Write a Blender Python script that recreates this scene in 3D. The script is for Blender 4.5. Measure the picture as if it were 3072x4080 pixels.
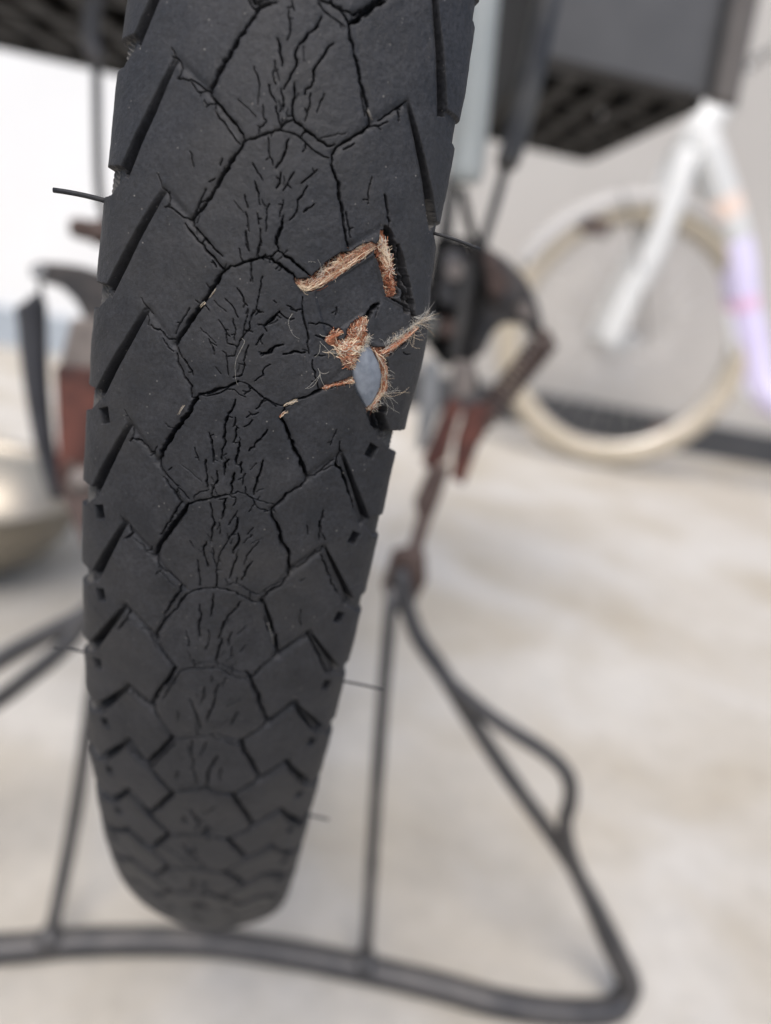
import bpy, math, random
import numpy as np

# ------------------------------------------------------------------ scene, camera, light
for o in list(bpy.data.objects):
    bpy.data.objects.remove(o)
scene = bpy.context.scene
COL = scene.collection
rng = np.random.default_rng(7)
random.seed(7)

GROUND = -0.328            # the rear axle is the origin, metres
CAM = (0.014397,-0.366137,0.018978)
ROT = [[0.9805314, 0.0811198, -0.1788231], [-0.0181586, 0.9442365, 0.3287671], [0.1955208, -0.3191192, 0.9273265]]                # columns: right, forward, up
cam_data = bpy.data.cameras.new("camera")
cam = bpy.data.objects.new("camera", cam_data)
COL.objects.link(cam)
from mathutils import Matrix, Vector
right = Vector((ROT[0][0], ROT[1][0], ROT[2][0]))
fwd = Vector((ROT[0][1], ROT[1][1], ROT[2][1]))
up = Vector((ROT[0][2], ROT[1][2], ROT[2][2]))
M = Matrix(((right.x, up.x, -fwd.x, CAM[0]), (right.y, up.y, -fwd.y, CAM[1]), (right.z, up.z, -fwd.z, CAM[2]), (0, 0, 0, 1)))
cam.matrix_world = M
cam_data.sensor_fit = 'HORIZONTAL'
cam_data.sensor_width = 36.0
cam_data.lens = 36.0 * 2836.0 / 3072.0
cam_data.clip_start = 0.005
cam_data.clip_end = 100.0
cam_data.dof.use_dof = True
cam_data.dof.focus_distance = 0.0965
cam_data.dof.aperture_fstop = cam_data.lens / 3.15
cam_data.dof.aperture_blades = 0
scene.camera = cam

SUN_EL, SUN_AZ = 60.0, 195.0          # azimuth: clockwise from +Y; behind the camera, to its left
world = bpy.data.worlds.new("World")
scene.world = world
world.use_nodes = True
wn = world.node_tree
for n in list(wn.nodes):
    wn.nodes.remove(n)
sky = wn.nodes.new('ShaderNodeTexSky')
sky.sky_type = 'NISHITA'
sky.sun_disc = False
sky.sun_elevation = math.radians(SUN_EL)
sky.sun_rotation = math.radians(SUN_AZ)
sky.air_density = 1.0
sky.dust_density = 3.0
sky.ozone_density = 0.6
bgn = wn.nodes.new('ShaderNodeBackground')
bgn.inputs['Strength'].default_value = 0.135
won = wn.nodes.new('ShaderNodeOutputWorld')
wn.links.new(sky.outputs[0], bgn.inputs[0])
wn.links.new(bgn.outputs[0], won.inputs[0])

sun_data = bpy.data.lights.new("sun", 'SUN')
sun_data.energy = 1.7
sun_data.angle = math.radians(34)
sun_data.color = (1.0, 0.965, 0.93)
sun = bpy.data.objects.new("sun", sun_data)
COL.objects.link(sun)
az, el = math.radians(SUN_AZ), math.radians(SUN_EL)
sdir = Vector((math.sin(az) * math.cos(el), math.cos(az) * math.cos(el), math.sin(el)))
sun.rotation_euler = sdir.to_track_quat('Z', 'Y').to_euler()

scene.view_settings.view_transform = 'Standard'
scene.view_settings.look = 'None'
scene.view_settings.exposure = 0.50
scene.view_settings.gamma = 1.0

# ------------------------------------------------------------------ materials
def new_mat(name, color, rough=0.6, metal=0.0, spec=0.5):
    m = bpy.data.materials.new(name)
    m.use_nodes = True
    b = m.node_tree.nodes['Principled BSDF']
    b.inputs['Base Color'].default_value = (*color, 1)
    b.inputs['Roughness'].default_value = rough
    b.inputs['Metallic'].default_value = metal
    b.inputs['Specular IOR Level'].default_value = spec
    return m

def node(m, t, **kw):
    n = m.node_tree.nodes.new(t)
    for k, v in kw.items():
        if k in n.inputs.keys():
            n.inputs[k].default_value = v
        else:
            setattr(n, k, v)
    return n

def link(m, a, b):
    m.node_tree.links.new(a, b)

def noise_mat(name, c1, c2, scale, rough=0.6, metal=0.0, spec=0.5, lo=0.35, hi=0.65, bump=0.0, bump_scale=None, bump_dist=0.001, detail=6.0):
    m = new_mat(name, c1, rough, metal, spec)
    b = m.node_tree.nodes['Principled BSDF']
    tc = node(m, 'ShaderNodeTexCoord')
    n = node(m, 'ShaderNodeTexNoise', Scale=scale, Detail=detail)
    link(m, tc.outputs['Object'], n.inputs['Vector'])
    r = node(m, 'ShaderNodeValToRGB')
    r.color_ramp.elements[0].position = lo
    r.color_ramp.elements[1].position = hi
    r.color_ramp.elements[0].color = (*c1, 1)
    r.color_ramp.elements[1].color = (*c2, 1)
    link(m, n.outputs['Fac'], r.inputs[0])
    link(m, r.outputs[0], b.inputs['Base Color'])
    if bump:
        n2 = node(m, 'ShaderNodeTexNoise', Scale=bump_scale or scale * 4, Detail=8.0)
        link(m, tc.outputs['Object'], n2.inputs['Vector'])
        bp = node(m, 'ShaderNodeBump', Strength=bump, Distance=bump_dist)
        link(m, n2.outputs['Fac'], bp.inputs['Height'])
        link(m, bp.outputs[0], b.inputs['Normal'])
    return m

def rubber_mat():
    m = new_mat("weathered_rubber", (0.05, 0.05, 0.053), 0.55, 0.0, 0.42)
    b = m.node_tree.nodes['Principled BSDF']
    tc = node(m, 'ShaderNodeTexCoord')
    # broad dusty patches
    n1 = node(m, 'ShaderNodeTexNoise', Scale=160.0, Detail=5.0, Roughness=0.6)
    link(m, tc.outputs['Object'], n1.inputs['Vector'])
    r1 = node(m, 'ShaderNodeValToRGB')
    r1.color_ramp.elements[0].position = 0.35
    r1.color_ramp.elements[1].position = 0.72
    r1.color_ramp.elements[0].color = (0.0072, 0.0082, 0.0112, 1)
    r1.color_ramp.elements[1].color = (0.0215, 0.0222, 0.0258, 1)
    link(m, n1.outputs['Fac'], r1.inputs[0])
    # fine grain
    n2 = node(m, 'ShaderNodeTexNoise', Scale=1900.0, Detail=3.0, Roughness=0.7)
    link(m, tc.outputs['Object'], n2.inputs['Vector'])
    r2 = node(m, 'ShaderNodeValToRGB')
    r2.color_ramp.elements[0].position = 0.3
    r2.color_ramp.elements[1].position = 0.7
    r2.color_ramp.elements[0].color = (0.42, 0.42, 0.44, 1)
    r2.color_ramp.elements[1].color = (1.62, 1.60, 1.57, 1)
    link(m, n2.outputs['Fac'], r2.inputs[0])
    mx = node(m, 'ShaderNodeMixRGB', blend_type='MULTIPLY', Fac=1.0)
    link(m, r1.outputs[0], mx.inputs[1])
    link(m, r2.outputs[0], mx.inputs[2])
    # brownish road dust, in broad soft areas
    nd = node(m, 'ShaderNodeTexNoise', Scale=55.0, Detail=6.0, Roughness=0.65)
    link(m, tc.outputs['Object'], nd.inputs['Vector'])
    rd = node(m, 'ShaderNodeMapRange')
    rd.inputs['From Min'].default_value = 0.44
    rd.inputs['From Max'].default_value = 0.78
    rd.inputs['To Max'].default_value = 0.6
    link(m, nd.outputs['Fac'], rd.inputs['Value'])
    md = node(m, 'ShaderNodeMixRGB')
    link(m, rd.outputs[0], md.inputs[0])
    link(m, mx.outputs[0], md.inputs[1])
    md.inputs[2].default_value = (0.040, 0.037, 0.034, 1)
    mx = md
    # pale dust specks
    v = node(m, 'ShaderNodeTexVoronoi', Scale=900.0)
    link(m, tc.outputs['Object'], v.inputs['Vector'])
    rs = node(m, 'ShaderNodeValToRGB')
    rs.color_ramp.elements[0].position = 0.06
    rs.color_ramp.elements[1].position = 0.12
    rs.color_ramp.elements[0].color = (1, 1, 1, 1)
    rs.color_ramp.elements[1].color = (0, 0, 0, 1)
    link(m, v.outputs['Distance'], rs.inputs[0])
    n3 = node(m, 'ShaderNodeTexNoise', Scale=330.0, Detail=2.0)
    link(m, tc.outputs['Object'], n3.inputs['Vector'])
    r3 = node(m, 'ShaderNodeValToRGB')
    r3.color_ramp.elements[0].position = 0.50
    r3.color_ramp.elements[1].position = 0.66
    link(m, n3.outputs['Fac'], r3.inputs[0])
    ml = node(m, 'ShaderNodeMath', operation='MULTIPLY')
    link(m, rs.outputs[0], ml.inputs[0])
    link(m, r3.outputs[0], ml.inputs[1])
    ml2 = node(m, 'ShaderNodeMath', operation='MULTIPLY')
    link(m, ml.outputs[0], ml2.inputs[0])
    ml2.inputs[1].default_value = 0.6
    mx2 = node(m, 'ShaderNodeMixRGB')
    link(m, ml2.outputs[0], mx2.inputs[0])
    link(m, mx.outputs[0], mx2.inputs[1])
    mx2.inputs[2].default_value = (0.30, 0.28, 0.25, 1)
    link(m, mx2.outputs[0], b.inputs['Base Color'])
    # relief
    n4 = node(m, 'ShaderNodeTexNoise', Scale=1500.0, Detail=6.0, Roughness=0.65)
    link(m, tc.outputs['Object'], n4.inputs['Vector'])
    bp = node(m, 'ShaderNodeBump', Strength=0.7, Distance=0.00022)
    link(m, n4.outputs['Fac'], bp.inputs['Height'])
    link(m, bp.outputs[0], b.inputs['Normal'])
    rr = node(m, 'ShaderNodeMapRange')
    rr.inputs['To Min'].default_value = 0.50
    rr.inputs['To Max'].default_value = 0.74
    link(m, n1.outputs['Fac'], rr.inputs['Value'])
    link(m, rr.outputs[0], b.inputs['Roughness'])
    return m

RUBBER = rubber_mat()
SIDEWALL = noise_mat("sidewall_rubber", (0.055, 0.052, 0.048), (0.095, 0.088, 0.08), 500, 0.75)
TUBE_RUBBER = noise_mat("inner_tube_rubber", (0.120, 0.138, 0.165), (0.185, 0.205, 0.235), 900, 0.6, bump=0.3, bump_scale=2500, bump_dist=0.0001)
FIB_ORANGE = noise_mat("rust_orange_thread", (0.33, 0.125, 0.065), (0.47, 0.215, 0.125), 900, 0.9, spec=0.1)
FIB_CREAM = noise_mat("cream_thread", (0.60, 0.46, 0.31), (0.74, 0.62, 0.47), 900, 0.9, spec=0.1)
FIB_BROWN = noise_mat("dark_red_thread", (0.12, 0.045, 0.03), (0.24, 0.09, 0.055), 900, 0.9, spec=0.1)
FIB_GREY = noise_mat("grey_frayed_thread", (0.42, 0.40, 0.36), (0.60, 0.57, 0.50), 900, 0.9, spec=0.1)
FIB_PINK = noise_mat("dusty_pink_thread", (0.36, 0.20, 0.15), (0.52, 0.34, 0.27), 900, 0.9, spec=0.1)
STEEL_DARK = noise_mat("dark_worn_steel", (0.045, 0.045, 0.048), (0.10, 0.095, 0.09), 60, 0.42, 0.6)
STAND_STEEL = noise_mat("dull_stand_steel", (0.050, 0.050, 0.053), (0.095, 0.090, 0.088), 45, 0.45, 0.55)
RUST = noise_mat("rusty_red_steel", (0.035, 0.015, 0.013), (0.145, 0.050, 0.036), 70, 0.7, 0.1)
RUST_BROWN = noise_mat("brown_rusty_steel", (0.055, 0.034, 0.028), (0.10, 0.07, 0.06), 80, 0.65, 0.3)
TAN = noise_mat("tan_corroded_metal", (0.15, 0.13, 0.12), (0.23, 0.20, 0.18), 90, 0.6, 0.3)
GREY_METAL = noise_mat("grey_painted_metal", (0.060, 0.058, 0.060), (0.10, 0.095, 0.098), 40, 0.5, 0.2)
GUARD = noise_mat("dirty_brown_grey_steel", (0.030, 0.029, 0.031), (0.075, 0.066, 0.062), 70, 0.55, 0.2)
LIGHT_METAL = noise_mat("pale_zinc", (0.26, 0.27, 0.28), (0.36, 0.365, 0.37), 40, 0.4, 0.5)
BLACK = noise_mat("black_plastic", (0.008, 0.008, 0.008), (0.013, 0.0125, 0.012), 60, 0.75, spec=0.12)
PANEL = noise_mat("grey_basket_plastic", (0.07, 0.07, 0.073), (0.085, 0.085, 0.088), 30, 0.45)
SLAT = noise_mat("worn_black_slat", (0.020, 0.018, 0.016), (0.030, 0.027, 0.024), 60, 0.7, spec=0.25)
SPRING = noise_mat("navy_black_sleeve", (0.022, 0.023, 0.028), (0.038, 0.039, 0.046), 60, 0.55)
POST = noise_mat("brown_grey_plastic", (0.10, 0.088, 0.08), (0.125, 0.112, 0.102), 30, 0.5)
CELADON = noise_mat("pale_celadon_paint", (0.35, 0.375, 0.365), (0.40, 0.425, 0.415), 30, 0.4)
ALLOY = noise_mat("wheel_alloy", (0.5, 0.5, 0.5), (0.62, 0.62, 0.62), 40, 0.35, 0.9)
CREAM_TYRE = noise_mat("cream_tyre_rubber", (0.43, 0.375, 0.285), (0.49, 0.43, 0.34), 25, 0.75)
WHITE_PAINT = noise_mat("white_paint", (0.66, 0.66, 0.64), (0.70, 0.70, 0.68), 20, 0.35)
LAVENDER = noise_mat("lavender_paint", (0.68, 0.61, 0.86), (0.76, 0.71, 0.90), 12, 0.35)
PINK = noise_mat("pink_decal", (0.76, 0.48, 0.66), (0.80, 0.56, 0.74), 30, 0.4)
PEACH = noise_mat("peach_decal", (0.85, 0.66, 0.55), (0.88, 0.72, 0.62), 30, 0.4)
MUDGUARD = noise_mat("grey_white_mudguard", (0.42, 0.405, 0.385), (0.47, 0.455, 0.435), 12, 0.5)
STAINLESS = new_mat("stainless_steel", (0.34, 0.31, 0.26), 0.46, 1.0)

def concrete_mat():
    m = new_mat("pale_concrete", (0.5, 0.48, 0.45), 0.85)
    b = m.node_tree.nodes['Principled BSDF']
    tc = node(m, 'ShaderNodeTexCoord')
    n1 = node(m, 'ShaderNodeTexNoise', Scale=5.5, Detail=5.0, Roughness=0.55, Distortion=0.6)
    link(m, tc.outputs['Object'], n1.inputs['Vector'])
    r1 = node(m, 'ShaderNodeValToRGB')
    e = r1.color_ramp.elements
    e[0].position = 0.34
    e[0].color = (0.405, 0.365, 0.30, 1)
    e[1].position = 0.62
    e[1].color = (0.50, 0.478, 0.438, 1)
    link(m, n1.outputs['Fac'], r1.inputs[0])
    n2 = node(m, 'ShaderNodeTexNoise', Scale=60.0, Detail=8.0, Roughness=0.7)
    link(m, tc.outputs['Object'], n2.inputs['Vector'])
    r2 = node(m, 'ShaderNodeValToRGB')
    r2.color_ramp.elements[0].position = 0.3
    r2.color_ramp.elements[1].position = 0.7
    r2.color_ramp.elements[0].color = (0.88, 0.88, 0.88, 1)
    r2.color_ramp.elements[1].color = (1.05, 1.05, 1.05, 1)
    link(m, n2.outputs['Fac'], r2.inputs[0])
    mx = node(m, 'ShaderNodeMixRGB', blend_type='MULTIPLY', Fac=1.0)
    link(m, r1.outputs[0], mx.inputs[1])
    link(m, r2.outputs[0], mx.inputs[2])
    link(m, mx.outputs[0], b.inputs['Base Color'])
    bp = node(m, 'ShaderNodeBump', Strength=0.4, Distance=0.002)
    link(m, n2.outputs['Fac'], bp.inputs['Height'])
    link(m, bp.outputs[0], b.inputs['Normal'])
    return m

CONCRETE = concrete_mat()
WALL_WHITE = noise_mat("white_render", (0.76, 0.76, 0.75), (0.80, 0.80, 0.79), 3, 0.8, bump=0.3, bump_scale=200, bump_dist=0.002)
WALL_GREY = noise_mat("warm_grey_render", (0.455, 0.432, 0.40), (0.52, 0.498, 0.465), 1.7, 0.8, bump=0.3, bump_scale=200, bump_dist=0.002)
PLINTH_DARK = noise_mat("dark_grey_plinth_paint", (0.045, 0.048, 0.052), (0.07, 0.07, 0.075), 6, 0.7)
PLINTH_PALE = noise_mat("pale_blue_grey_plinth_paint", (0.34, 0.38, 0.42), (0.39, 0.43, 0.47), 6, 0.7)
BRICK_RED = noise_mat("dull_red_tile", (0.20, 0.13, 0.12), (0.26, 0.17, 0.15), 20, 0.7)

# ------------------------------------------------------------------ mesh helpers
class MB:
    """collects quads / tris; build() links them as one mesh object"""
    def __init__(self):
        self.v, self.f, self.m = [], [], []
        self.n = 0
    def add(self, verts, faces, mi=0):
        verts = np.asarray(verts, float).reshape(-1, 3)
        self.v.append(verts)
        for f in faces:
            self.f.append(tuple(i + self.n for i in f))
            self.m.append(mi)
        self.n += len(verts)
        return self
    def tube(self, pts, r, seg=10, caps=True, mi=0):
        pts = np.asarray(pts, float)
        k = len(pts)
        r = np.broadcast_to(np.asarray(r, float), (k,))
        d = np.gradient(pts, axis=0)
        d /= np.linalg.norm(d, axis=1)[:, None] + 1e-12
        ref = np.array([0, 0, 1.0]) if abs(d[0][2]) < 0.9 else np.array([1.0, 0, 0])
        a = np.cross(d[0], ref)
        a /= np.linalg.norm(a)
        V = []
        ang = np.linspace(0, 2 * np.pi, seg, endpoint=False)
        for i in range(k):
            a = a - d[i] * np.dot(a, d[i])
            a /= np.linalg.norm(a) + 1e-12
            b = np.cross(d[i], a)
            V.append(pts[i] + r[i] * (np.cos(ang)[:, None] * a + np.sin(ang)[:, None] * b))
        F = []
        for i in range(k - 1):
            for j in range(seg):
                F.append((i * seg + j, i * seg + (j + 1) % seg, (i + 1) * seg + (j + 1) % seg, (i + 1) * seg + j))
        if caps:
            F.append(tuple(range(seg - 1, -1, -1)))
            F.append(tuple(range((k - 1) * seg, k * seg)))
        return self.add(np.concatenate(V), F, mi)
    def lathe(self, prof, center, axis='x', seg=48, mi=0, arc=(0, 2 * math.pi), closed=True):
        """prof: list of (axial, radial)"""
        prof = np.asarray(prof, float)
        full = abs(arc[1] - arc[0] - 2 * math.pi) < 1e-6
        ns = seg if full else seg + 1
        ang = np.linspace(arc[0], arc[1], seg, endpoint=False) if full else np.linspace(arc[0], arc[1], ns)
        V = []
        for t in ang:
            c, s = math.cos(t), math.sin(t)
            for ax, rd in prof:
                if axis == 'x':
                    V.append((ax, rd * c, rd * s))
                elif axis == 'y':
                    V.append((rd * c, ax, rd * s))
                else:
                    V.append((rd * c, rd * s, ax))
        p = len(prof)
        F = []
        for i in range(ns if full else ns - 1):
            j = (i + 1) % ns
            for q in range(p - (0 if closed else 1)):
                q2 = (q + 1) % p
                F.append((i * p + q, i * p + q2, j * p + q2, j * p + q))
        return self.add(np.asarray(V) + np.asarray(center), F, mi)
    def slab(self, outline, thick, mi=0, bevel=0.0):
        """outline: 3-D points of a planar polygon, extruded by the vector thick"""
        o = np.asarray(outline, float)
        t = np.asarray(thick, float)
        k = len(o)
        V = np.concatenate([o, o + t])
        F = [tuple(range(k)), tuple(range(2 * k - 1, k - 1, -1))]
        F += [(i, i + k, (i + 1) % k + k, (i + 1) % k) for i in range(k)]
        return self.add(V, F, mi)
    def box(self, lo, hi, mi=0):
        x0, y0, z0 = lo
        x1, y1, z1 = hi
        V = [(x0, y0, z0), (x1, y0, z0), (x1, y1, z0), (x0, y1, z0), (x0, y0, z1), (x1, y0, z1), (x1, y1, z1), (x0, y1, z1)]
        F = [(0, 3, 2, 1), (4, 5, 6, 7), (0, 1, 5, 4), (1, 2, 6, 5), (2, 3, 7, 6), (3, 0, 4, 7)]
        return self.add(V, F, mi)
    def build(self, name, mats, parent=None, base=(0, 0, 0), smooth=True, bevel=0.0, sub=0):
        me = bpy.data.meshes.new(name)
        V = np.concatenate(self.v) - np.asarray(base)
        me.from_pydata(V.tolist(), [], self.f)
        for m in (mats if isinstance(mats, (list, tuple)) else [mats]):
            me.materials.append(m)
        me.polygons.foreach_set('material_index', self.m)
        me.polygons.foreach_set('use_smooth', [smooth] * len(self.f))
        me.update()
        o = bpy.data.objects.new(name, me)
        COL.objects.link(o)
        if parent is not None:
            o.parent = parent
        else:
            o.location = base
        if bevel:
            b = o.modifiers.new('bevel', 'BEVEL')
            b.width = bevel
            b.segments = 3
            b.limit_method = 'ANGLE'
            b.angle_limit = math.radians(40)
            b.harden_normals = False
        return o

def smooth_path(pts, n=8):
    p = np.asarray(pts, float)
    out = []
    q = np.concatenate([[2 * p[0] - p[1]], p, [2 * p[-1] - p[-2]]])
    for i in range(len(p) - 1):
        a, b, c, d = q[i], q[i + 1], q[i + 2], q[i + 3]
        for t in np.linspace(0, 1, n, endpoint=False):
            out.append(0.5 * ((2 * b) + (-a + c) * t + (2 * a - 5 * b + 4 * c - d) * t * t + (-a + 3 * b - 3 * c + d) * t ** 3))
    out.append(p[-1])
    return np.array(out)

def thing(name, label, cat, loc, group=None):
    o = bpy.data.objects.new(name, None)
    o.empty_display_size = 0.05
    COL.objects.link(o)
    o.location = loc
    o['label'] = label
    o['category'] = cat
    if group:
        o['group'] = group
    return o

# ------------------------------------------------------------------ setting: ground and walls
def grid_sheet(x0, x1, y0, y1, z, n=40):
    m = MB()
    xs, ys = np.linspace(x0, x1, n), np.linspace(y0, y1, n)
    V = [(x, y, z) for y in ys for x in xs]
    F = [(j * n + i, j * n + i + 1, (j + 1) * n + i + 1, (j + 1) * n + i) for j in range(n - 1) for i in range(n - 1)]
    return m.add(V, F)

g = grid_sheet(-40, 40, -40, 40, GROUND, 41).build('ground', CONCRETE, smooth=False)
g['kind'] = 'structure'

def wall_thing(label, p0, p1, height, mat, plinth_mat, plinth_h, plinth_d, thick=0.2):
    p0, p1 = np.array(p0, float), np.array(p1, float)
    d = (p1 - p0) / np.linalg.norm(p1 - p0)
    nrm = np.array([d[1], -d[0]])           # towards the viewer
    root = thing('wall', label, 'wall', (p0[0], p0[1], GROUND))
    base = (p0[0], p0[1], GROUND)
    def block(a, b, off, dep, z0, z1, name, m):
        q = [a + nrm * off, b + nrm * off, b + nrm * (off - dep), a + nrm * (off - dep)]
        mb = MB().slab([(x, y, z0) for x, y in q], (0, 0, z1 - z0))
        return mb.build(name, m, root, base, smooth=False, bevel=0.004)
    block(p0, p1, 0.0, thick, GROUND - 0.05, GROUND + height, 'wall_face', mat)
    block(p0, p1, plinth_d, plinth_d - 0.003, GROUND - 0.05, GROUND + plinth_h, 'plinth', plinth_mat)
    return root, d, nrm

wall_thing('white rendered wall with a pale blue-grey plinth, in the background on the left of the tyre', (-3.2, 1.06), (0.12, 1.50), 2.6, WALL_WHITE, PLINTH_PALE, 0.088, 0.02)
wr, wd, wnrm = wall_thing('warm grey rendered wall with a dark grey plinth, behind the pale bicycle on the right', (0.125, 1.62), (3.6, 2.085), 2.6, WALL_GREY, PLINTH_DARK, 0.098, 0.03)
_p = np.array([0.125, 1.62]) + wd * 0.80 + wnrm * 0.0315
_q = [_p, _p + wd * 0.10, _p + wd * 0.10 + wnrm * 0.006, _p + wnrm * 0.006]
MB().slab([(x, y, GROUND + 0.012) for x, y in _q], (0, 0, 0.058)).build('tile', BRICK_RED, wr, (0.125, 1.62, GROUND), smooth=False)

# ------------------------------------------------------------------ tyre surface
W_, H_, N_, R_ = (0.022986, 0.009898, 1.6789, 0.26994)
_ang = np.linspace(0, np.pi / 2, 4001)
_px = W_ * np.sin(_ang) ** (2 / N_)
_pz = H_ * np.cos(_ang) ** (2 / N_)
_ps = np.concatenate([[0], np.cumsum(np.hypot(np.diff(_px), np.diff(_pz)))])
SMAX = _ps[-1]
TN = np.radians(np.array([-70, -50, -35, -20, -5, 10, 25, 40, 70.]))
GL = np.array([0.9773,0.9658,0.985,0.995,1.0216,0.9941,0.997,0.9984,0.9989])
GR = np.array([0.9977,0.9966,0.9937,0.9837,1.0128,0.985,0.8109,0.8977,0.9322])
# the width swell fades out away from the part that was measured
def surf(s, t):
    """s: metres across the tread, t: metres along it, downwards behind the wheel -> point"""
    th = -t / R_
    a = np.abs(s)
    e = np.maximum(0, a - SMAX)
    beta = e / (W_ * 1.1)
    x = np.where(e > 0, W_ * np.cos(beta), np.interp(np.minimum(a, SMAX), _ps, _px))
    z = np.where(e > 0, -1.15 * W_ * np.sin(beta), np.interp(np.minimum(a, SMAX), _ps, _pz))
    thw = (th + np.pi) % (2 * np.pi) - np.pi
    gg = np.where(s < 0, np.interp(thw, TN, GL), np.interp(thw, TN, GR))
    x = x * (1 + (gg - 1) * np.clip(x / W_, 0, 1) ** 2) * np.sign(s)
    rho = R_ - H_ + z
    return np.stack([x, -rho * np.cos(th), rho * np.sin(th)], -1)

def normal(s, t):
    h = 2e-5
    a = surf(s + h, t) - surf(s - h, t)
    b = surf(s, t + h) - surf(s, t - h)
    n = np.cross(b, a)
    n /= np.linalg.norm(n, axis=-1)[..., None] + 1e-15
    return n

def at(s_mm, t_mm, h_mm=0.0):
    s, t = np.asarray(s_mm, float) / 1000, np.asarray(t_mm, float) / 1000
    return surf(s, t) + normal(s, t) * (np.asarray(h_mm, float) / 1000)[..., None]

def bulge_at(s, t):
    b = 0.75 * np.exp(-(((s - 16.5) / 6.0) ** 2 + ((t + 7.0) / 7.5) ** 2))
    b = b + 1.25 * np.exp(-((t + 8.5) / 9.0) ** 2) * np.clip((s - 17.0) / 6.0, 0, 1)
    return b + 0.55 * np.clip((t + 6) / 9, 0, 1) * np.clip((s - 20.5) / 3, 0, 1) * (t < 3.6)

def at_torn(s_mm, t_mm, h_mm):
    return at(s_mm, t_mm, np.asarray(h_mm) + bulge_at(np.asarray(s_mm), np.asarray(t_mm)))

# traced layout of the tread, millimetres (s across, t along)
KEY = {"LJ":[[-3.97,-29.88],[-4.07,-14.53],[-6.47,2.22],[-6.17,18.19],[-4.98,32.25],[-5.18,48.52],[-4.97,64.86],[-4.55,81.0],[-5.04,96.65],[-5.24,113.03]],"RJ":[[7.2,-31.06],[6.28,-13.72],[6.15,2.95],[6.62,16.75],[7.19,32.26],[7.16,48.07],[6.95,63.65],[6.69,79.49],[6.95,96.33]],"LV":[[-8.89,-34.97],[-9.21,-19.74],[-9.61,-3.89],[-10.43,13.03],[-9.73,28.21],[-8.88,43.11],[-8.97,58.73],[-9.68,74.67],[-9.26,91.28],[-9.37,106.71]],"RV":[[11.22,-35.56],[11.42,-20.67],[10.97,11.29],[10.79,26.78],[10.98,43.16],[11.3,59.08],[11.54,74.99],[11.65,91.37],[11.44,106.42]],"LT":[[-14.08,-38.23],[-13.53,-22.91],[-14.16,-7.8],[-15.44,8.65],[-15.12,24.31],[-14.49,39.44],[-13.46,56.2],[-13.46,70.3],[-13.85,86.77],[-14.3,102.95]],"LE":[[-20.17,-24.52],[-20.91,-8.99],[-21.49,6.09],[-21.31,21.68],[-20.62,36.62],[-21.49,52.21],[-19.98,66.17],[-19.46,80.39],[-17.99,94.04],[-17.32,107.67]],"RT":[[15.62,-39.53],[15.32,-23.92],[15.25,7.34],[15.3,22.7],[15.56,38.94],[15.3,54.74],[15.97,70.98],[16.72,87.73],[16.05,102.43]],"RE":[[21.24,-40.49],[23.53,-26.52],[21.42,3.8],[21.43,18.39],[21.75,33.64],[22.21,48.86],[21.67,63.64],[21.52,80.67],[21.35,95.06]]}
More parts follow.
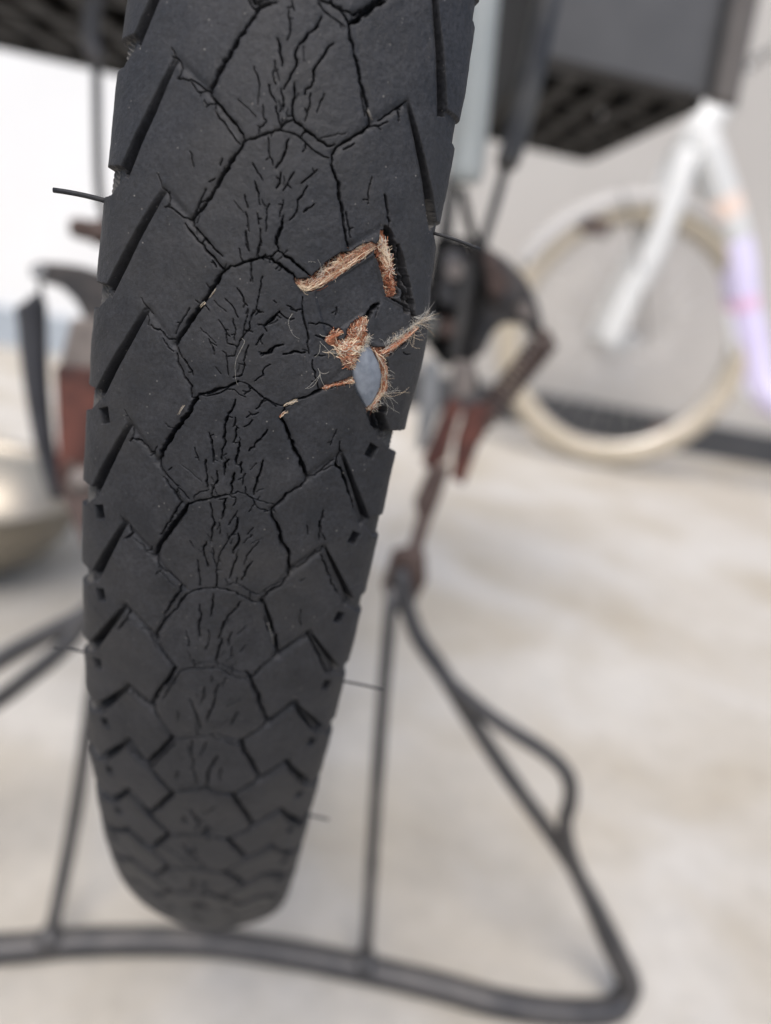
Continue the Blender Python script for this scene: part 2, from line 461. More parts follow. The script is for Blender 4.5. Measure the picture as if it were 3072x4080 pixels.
TEAR = {"strip1":[[5.16,-14.87],[6.41,-13.98],[7.33,-14.24],[8.77,-15.22],[10.17,-16.5],[11.6,-17.72],[13.02,-19.1],[14.46,-20.5],[15.09,-21.72],[14.36,-21.86],[13.53,-21.67],[12.64,-21.02],[11.94,-20.33],[10.32,-19.29],[8.96,-17.78],[7.9,-16.5],[7.21,-15.9],[6.16,-15.53],[4.94,-15.28]],"gap1":[[7.21,-15.9],[7.89,-16.57],[8.95,-17.86],[10.3,-19.36],[11.65,-20.11],[10.56,-19.72],[9.43,-18.79],[8.34,-17.65],[7.63,-16.67]],"strip2":[[15.39,-22.41],[15.28,-23.76],[15.76,-23.57],[16.9,-21.67],[17.91,-20.48],[18.67,-18.41],[19.38,-15.95],[18.26,-15.5],[17.56,-15.93],[17.02,-17.27],[15.96,-19.27],[14.96,-20.61],[14.78,-21.5]],"strip2path":[[15.39,-23.64],[15.99,-22.08],[16.57,-20.66],[17.25,-19.23],[17.98,-17.62],[18.77,-15.83]],"strip1path":[[5.51,-14.64],[6.81,-14.44],[8.13,-15.17],[9.54,-16.37],[10.93,-17.74],[12.34,-19.11],[13.74,-20.65],[14.93,-21.61]],"patch":[[15.01,-12.55],[15.69,-10.05],[16.06,-9.12],[15.13,-8.31],[15.12,-6.98],[14.8,-5.42],[14.35,-4.93],[13.56,-5.41],[12.73,-6.11],[11.77,-7.61],[10.85,-8.03],[10.28,-8.41],[11.17,-10.02],[12.17,-10.11],[12.26,-9.64],[11.55,-8.87],[12.76,-8.75],[13.0,-10.26],[13.49,-11.31]],"tube":[[15.13,-8.31],[16.07,-9.04],[17.22,-7.95],[18.28,-6.57],[19.11,-4.76],[19.25,-3.02],[18.96,-1.57],[18.6,-0.47],[17.85,0.13],[16.26,-1.65],[15.24,-3.09],[14.54,-4.87],[14.64,-6.24]],"strip4":[[16.07,-9.04],[17.12,-8.44],[18.32,-7.77],[19.21,-6.85],[19.73,-5.0],[20.1,-2.91],[20.01,-2.37],[19.35,-0.71],[18.59,0.43],[17.94,0.57],[18.56,-0.65],[19.21,-2.3],[19.17,-4.76],[18.28,-6.57],[17.26,-7.79]],"strip4path":[[16.94,-8.42],[18.14,-7.23],[19.14,-5.81],[19.52,-4.1],[19.67,-2.52],[19.04,-1.22],[18.42,0.08]],"strip5":[[17.09,-8.61],[18.39,-8.79],[19.59,-9.64],[21.15,-11.04],[22.69,-12.27],[23.16,-11.98],[22.17,-10.66],[20.72,-9.27],[19.22,-7.71],[18.29,-7.42]],"strip5path":[[18.19,-7.92],[19.19,-8.73],[20.39,-9.75],[21.63,-10.93],[22.94,-12.3]],"strip6path":[[15.09,-3.42],[13.64,-3.05],[12.34,-2.53],[11.07,-1.93]],"strip6":[[15.05,-4.1],[15.23,-3.18],[13.69,-2.8],[12.38,-2.29],[11.11,-1.68],[10.97,-2.0],[12.29,-2.78],[13.57,-3.47],[14.69,-4.13]],"frayBundle":[[22.05,-13.72],[24.27,-14.36],[26.06,-15.12],[26.06,-13.69]],"tuft1":[[6.08,1.44],[6.82,0.82],[7.9,0.32]],"tuft2":[[5.82,3.02],[6.23,2.44],[6.83,2.01]],"hole2":[[17.94,0.57],[19.39,-0.53],[20.92,-0.27],[21.09,0.46],[20.11,0.87],[21.12,3.43],[20.56,3.81],[19.01,2.4]],"hair":[[19.97,-2.55],[23.89,-2.0],[20.22,-2.39],[23.95,-0.88],[20.07,-4.86],[22.33,-4.68],[19.83,-5.88],[21.04,-6.18],[19.88,-2.0],[20.45,-0.42]],"flapTopR":[[17.66,-15.63],[21.83,-14.54]],"notchL":[[-18.93,-6.71],[-20.02,8.94],[-20.17,25.34],[-19.41,40.31],[-19.45,55.54],[-19.25,71.28],[-19.49,86.58]],"notchR":[[20.29,6.46],[20.35,21.71],[20.59,37.19],[20.91,53.28],[21.04,69.11]]}
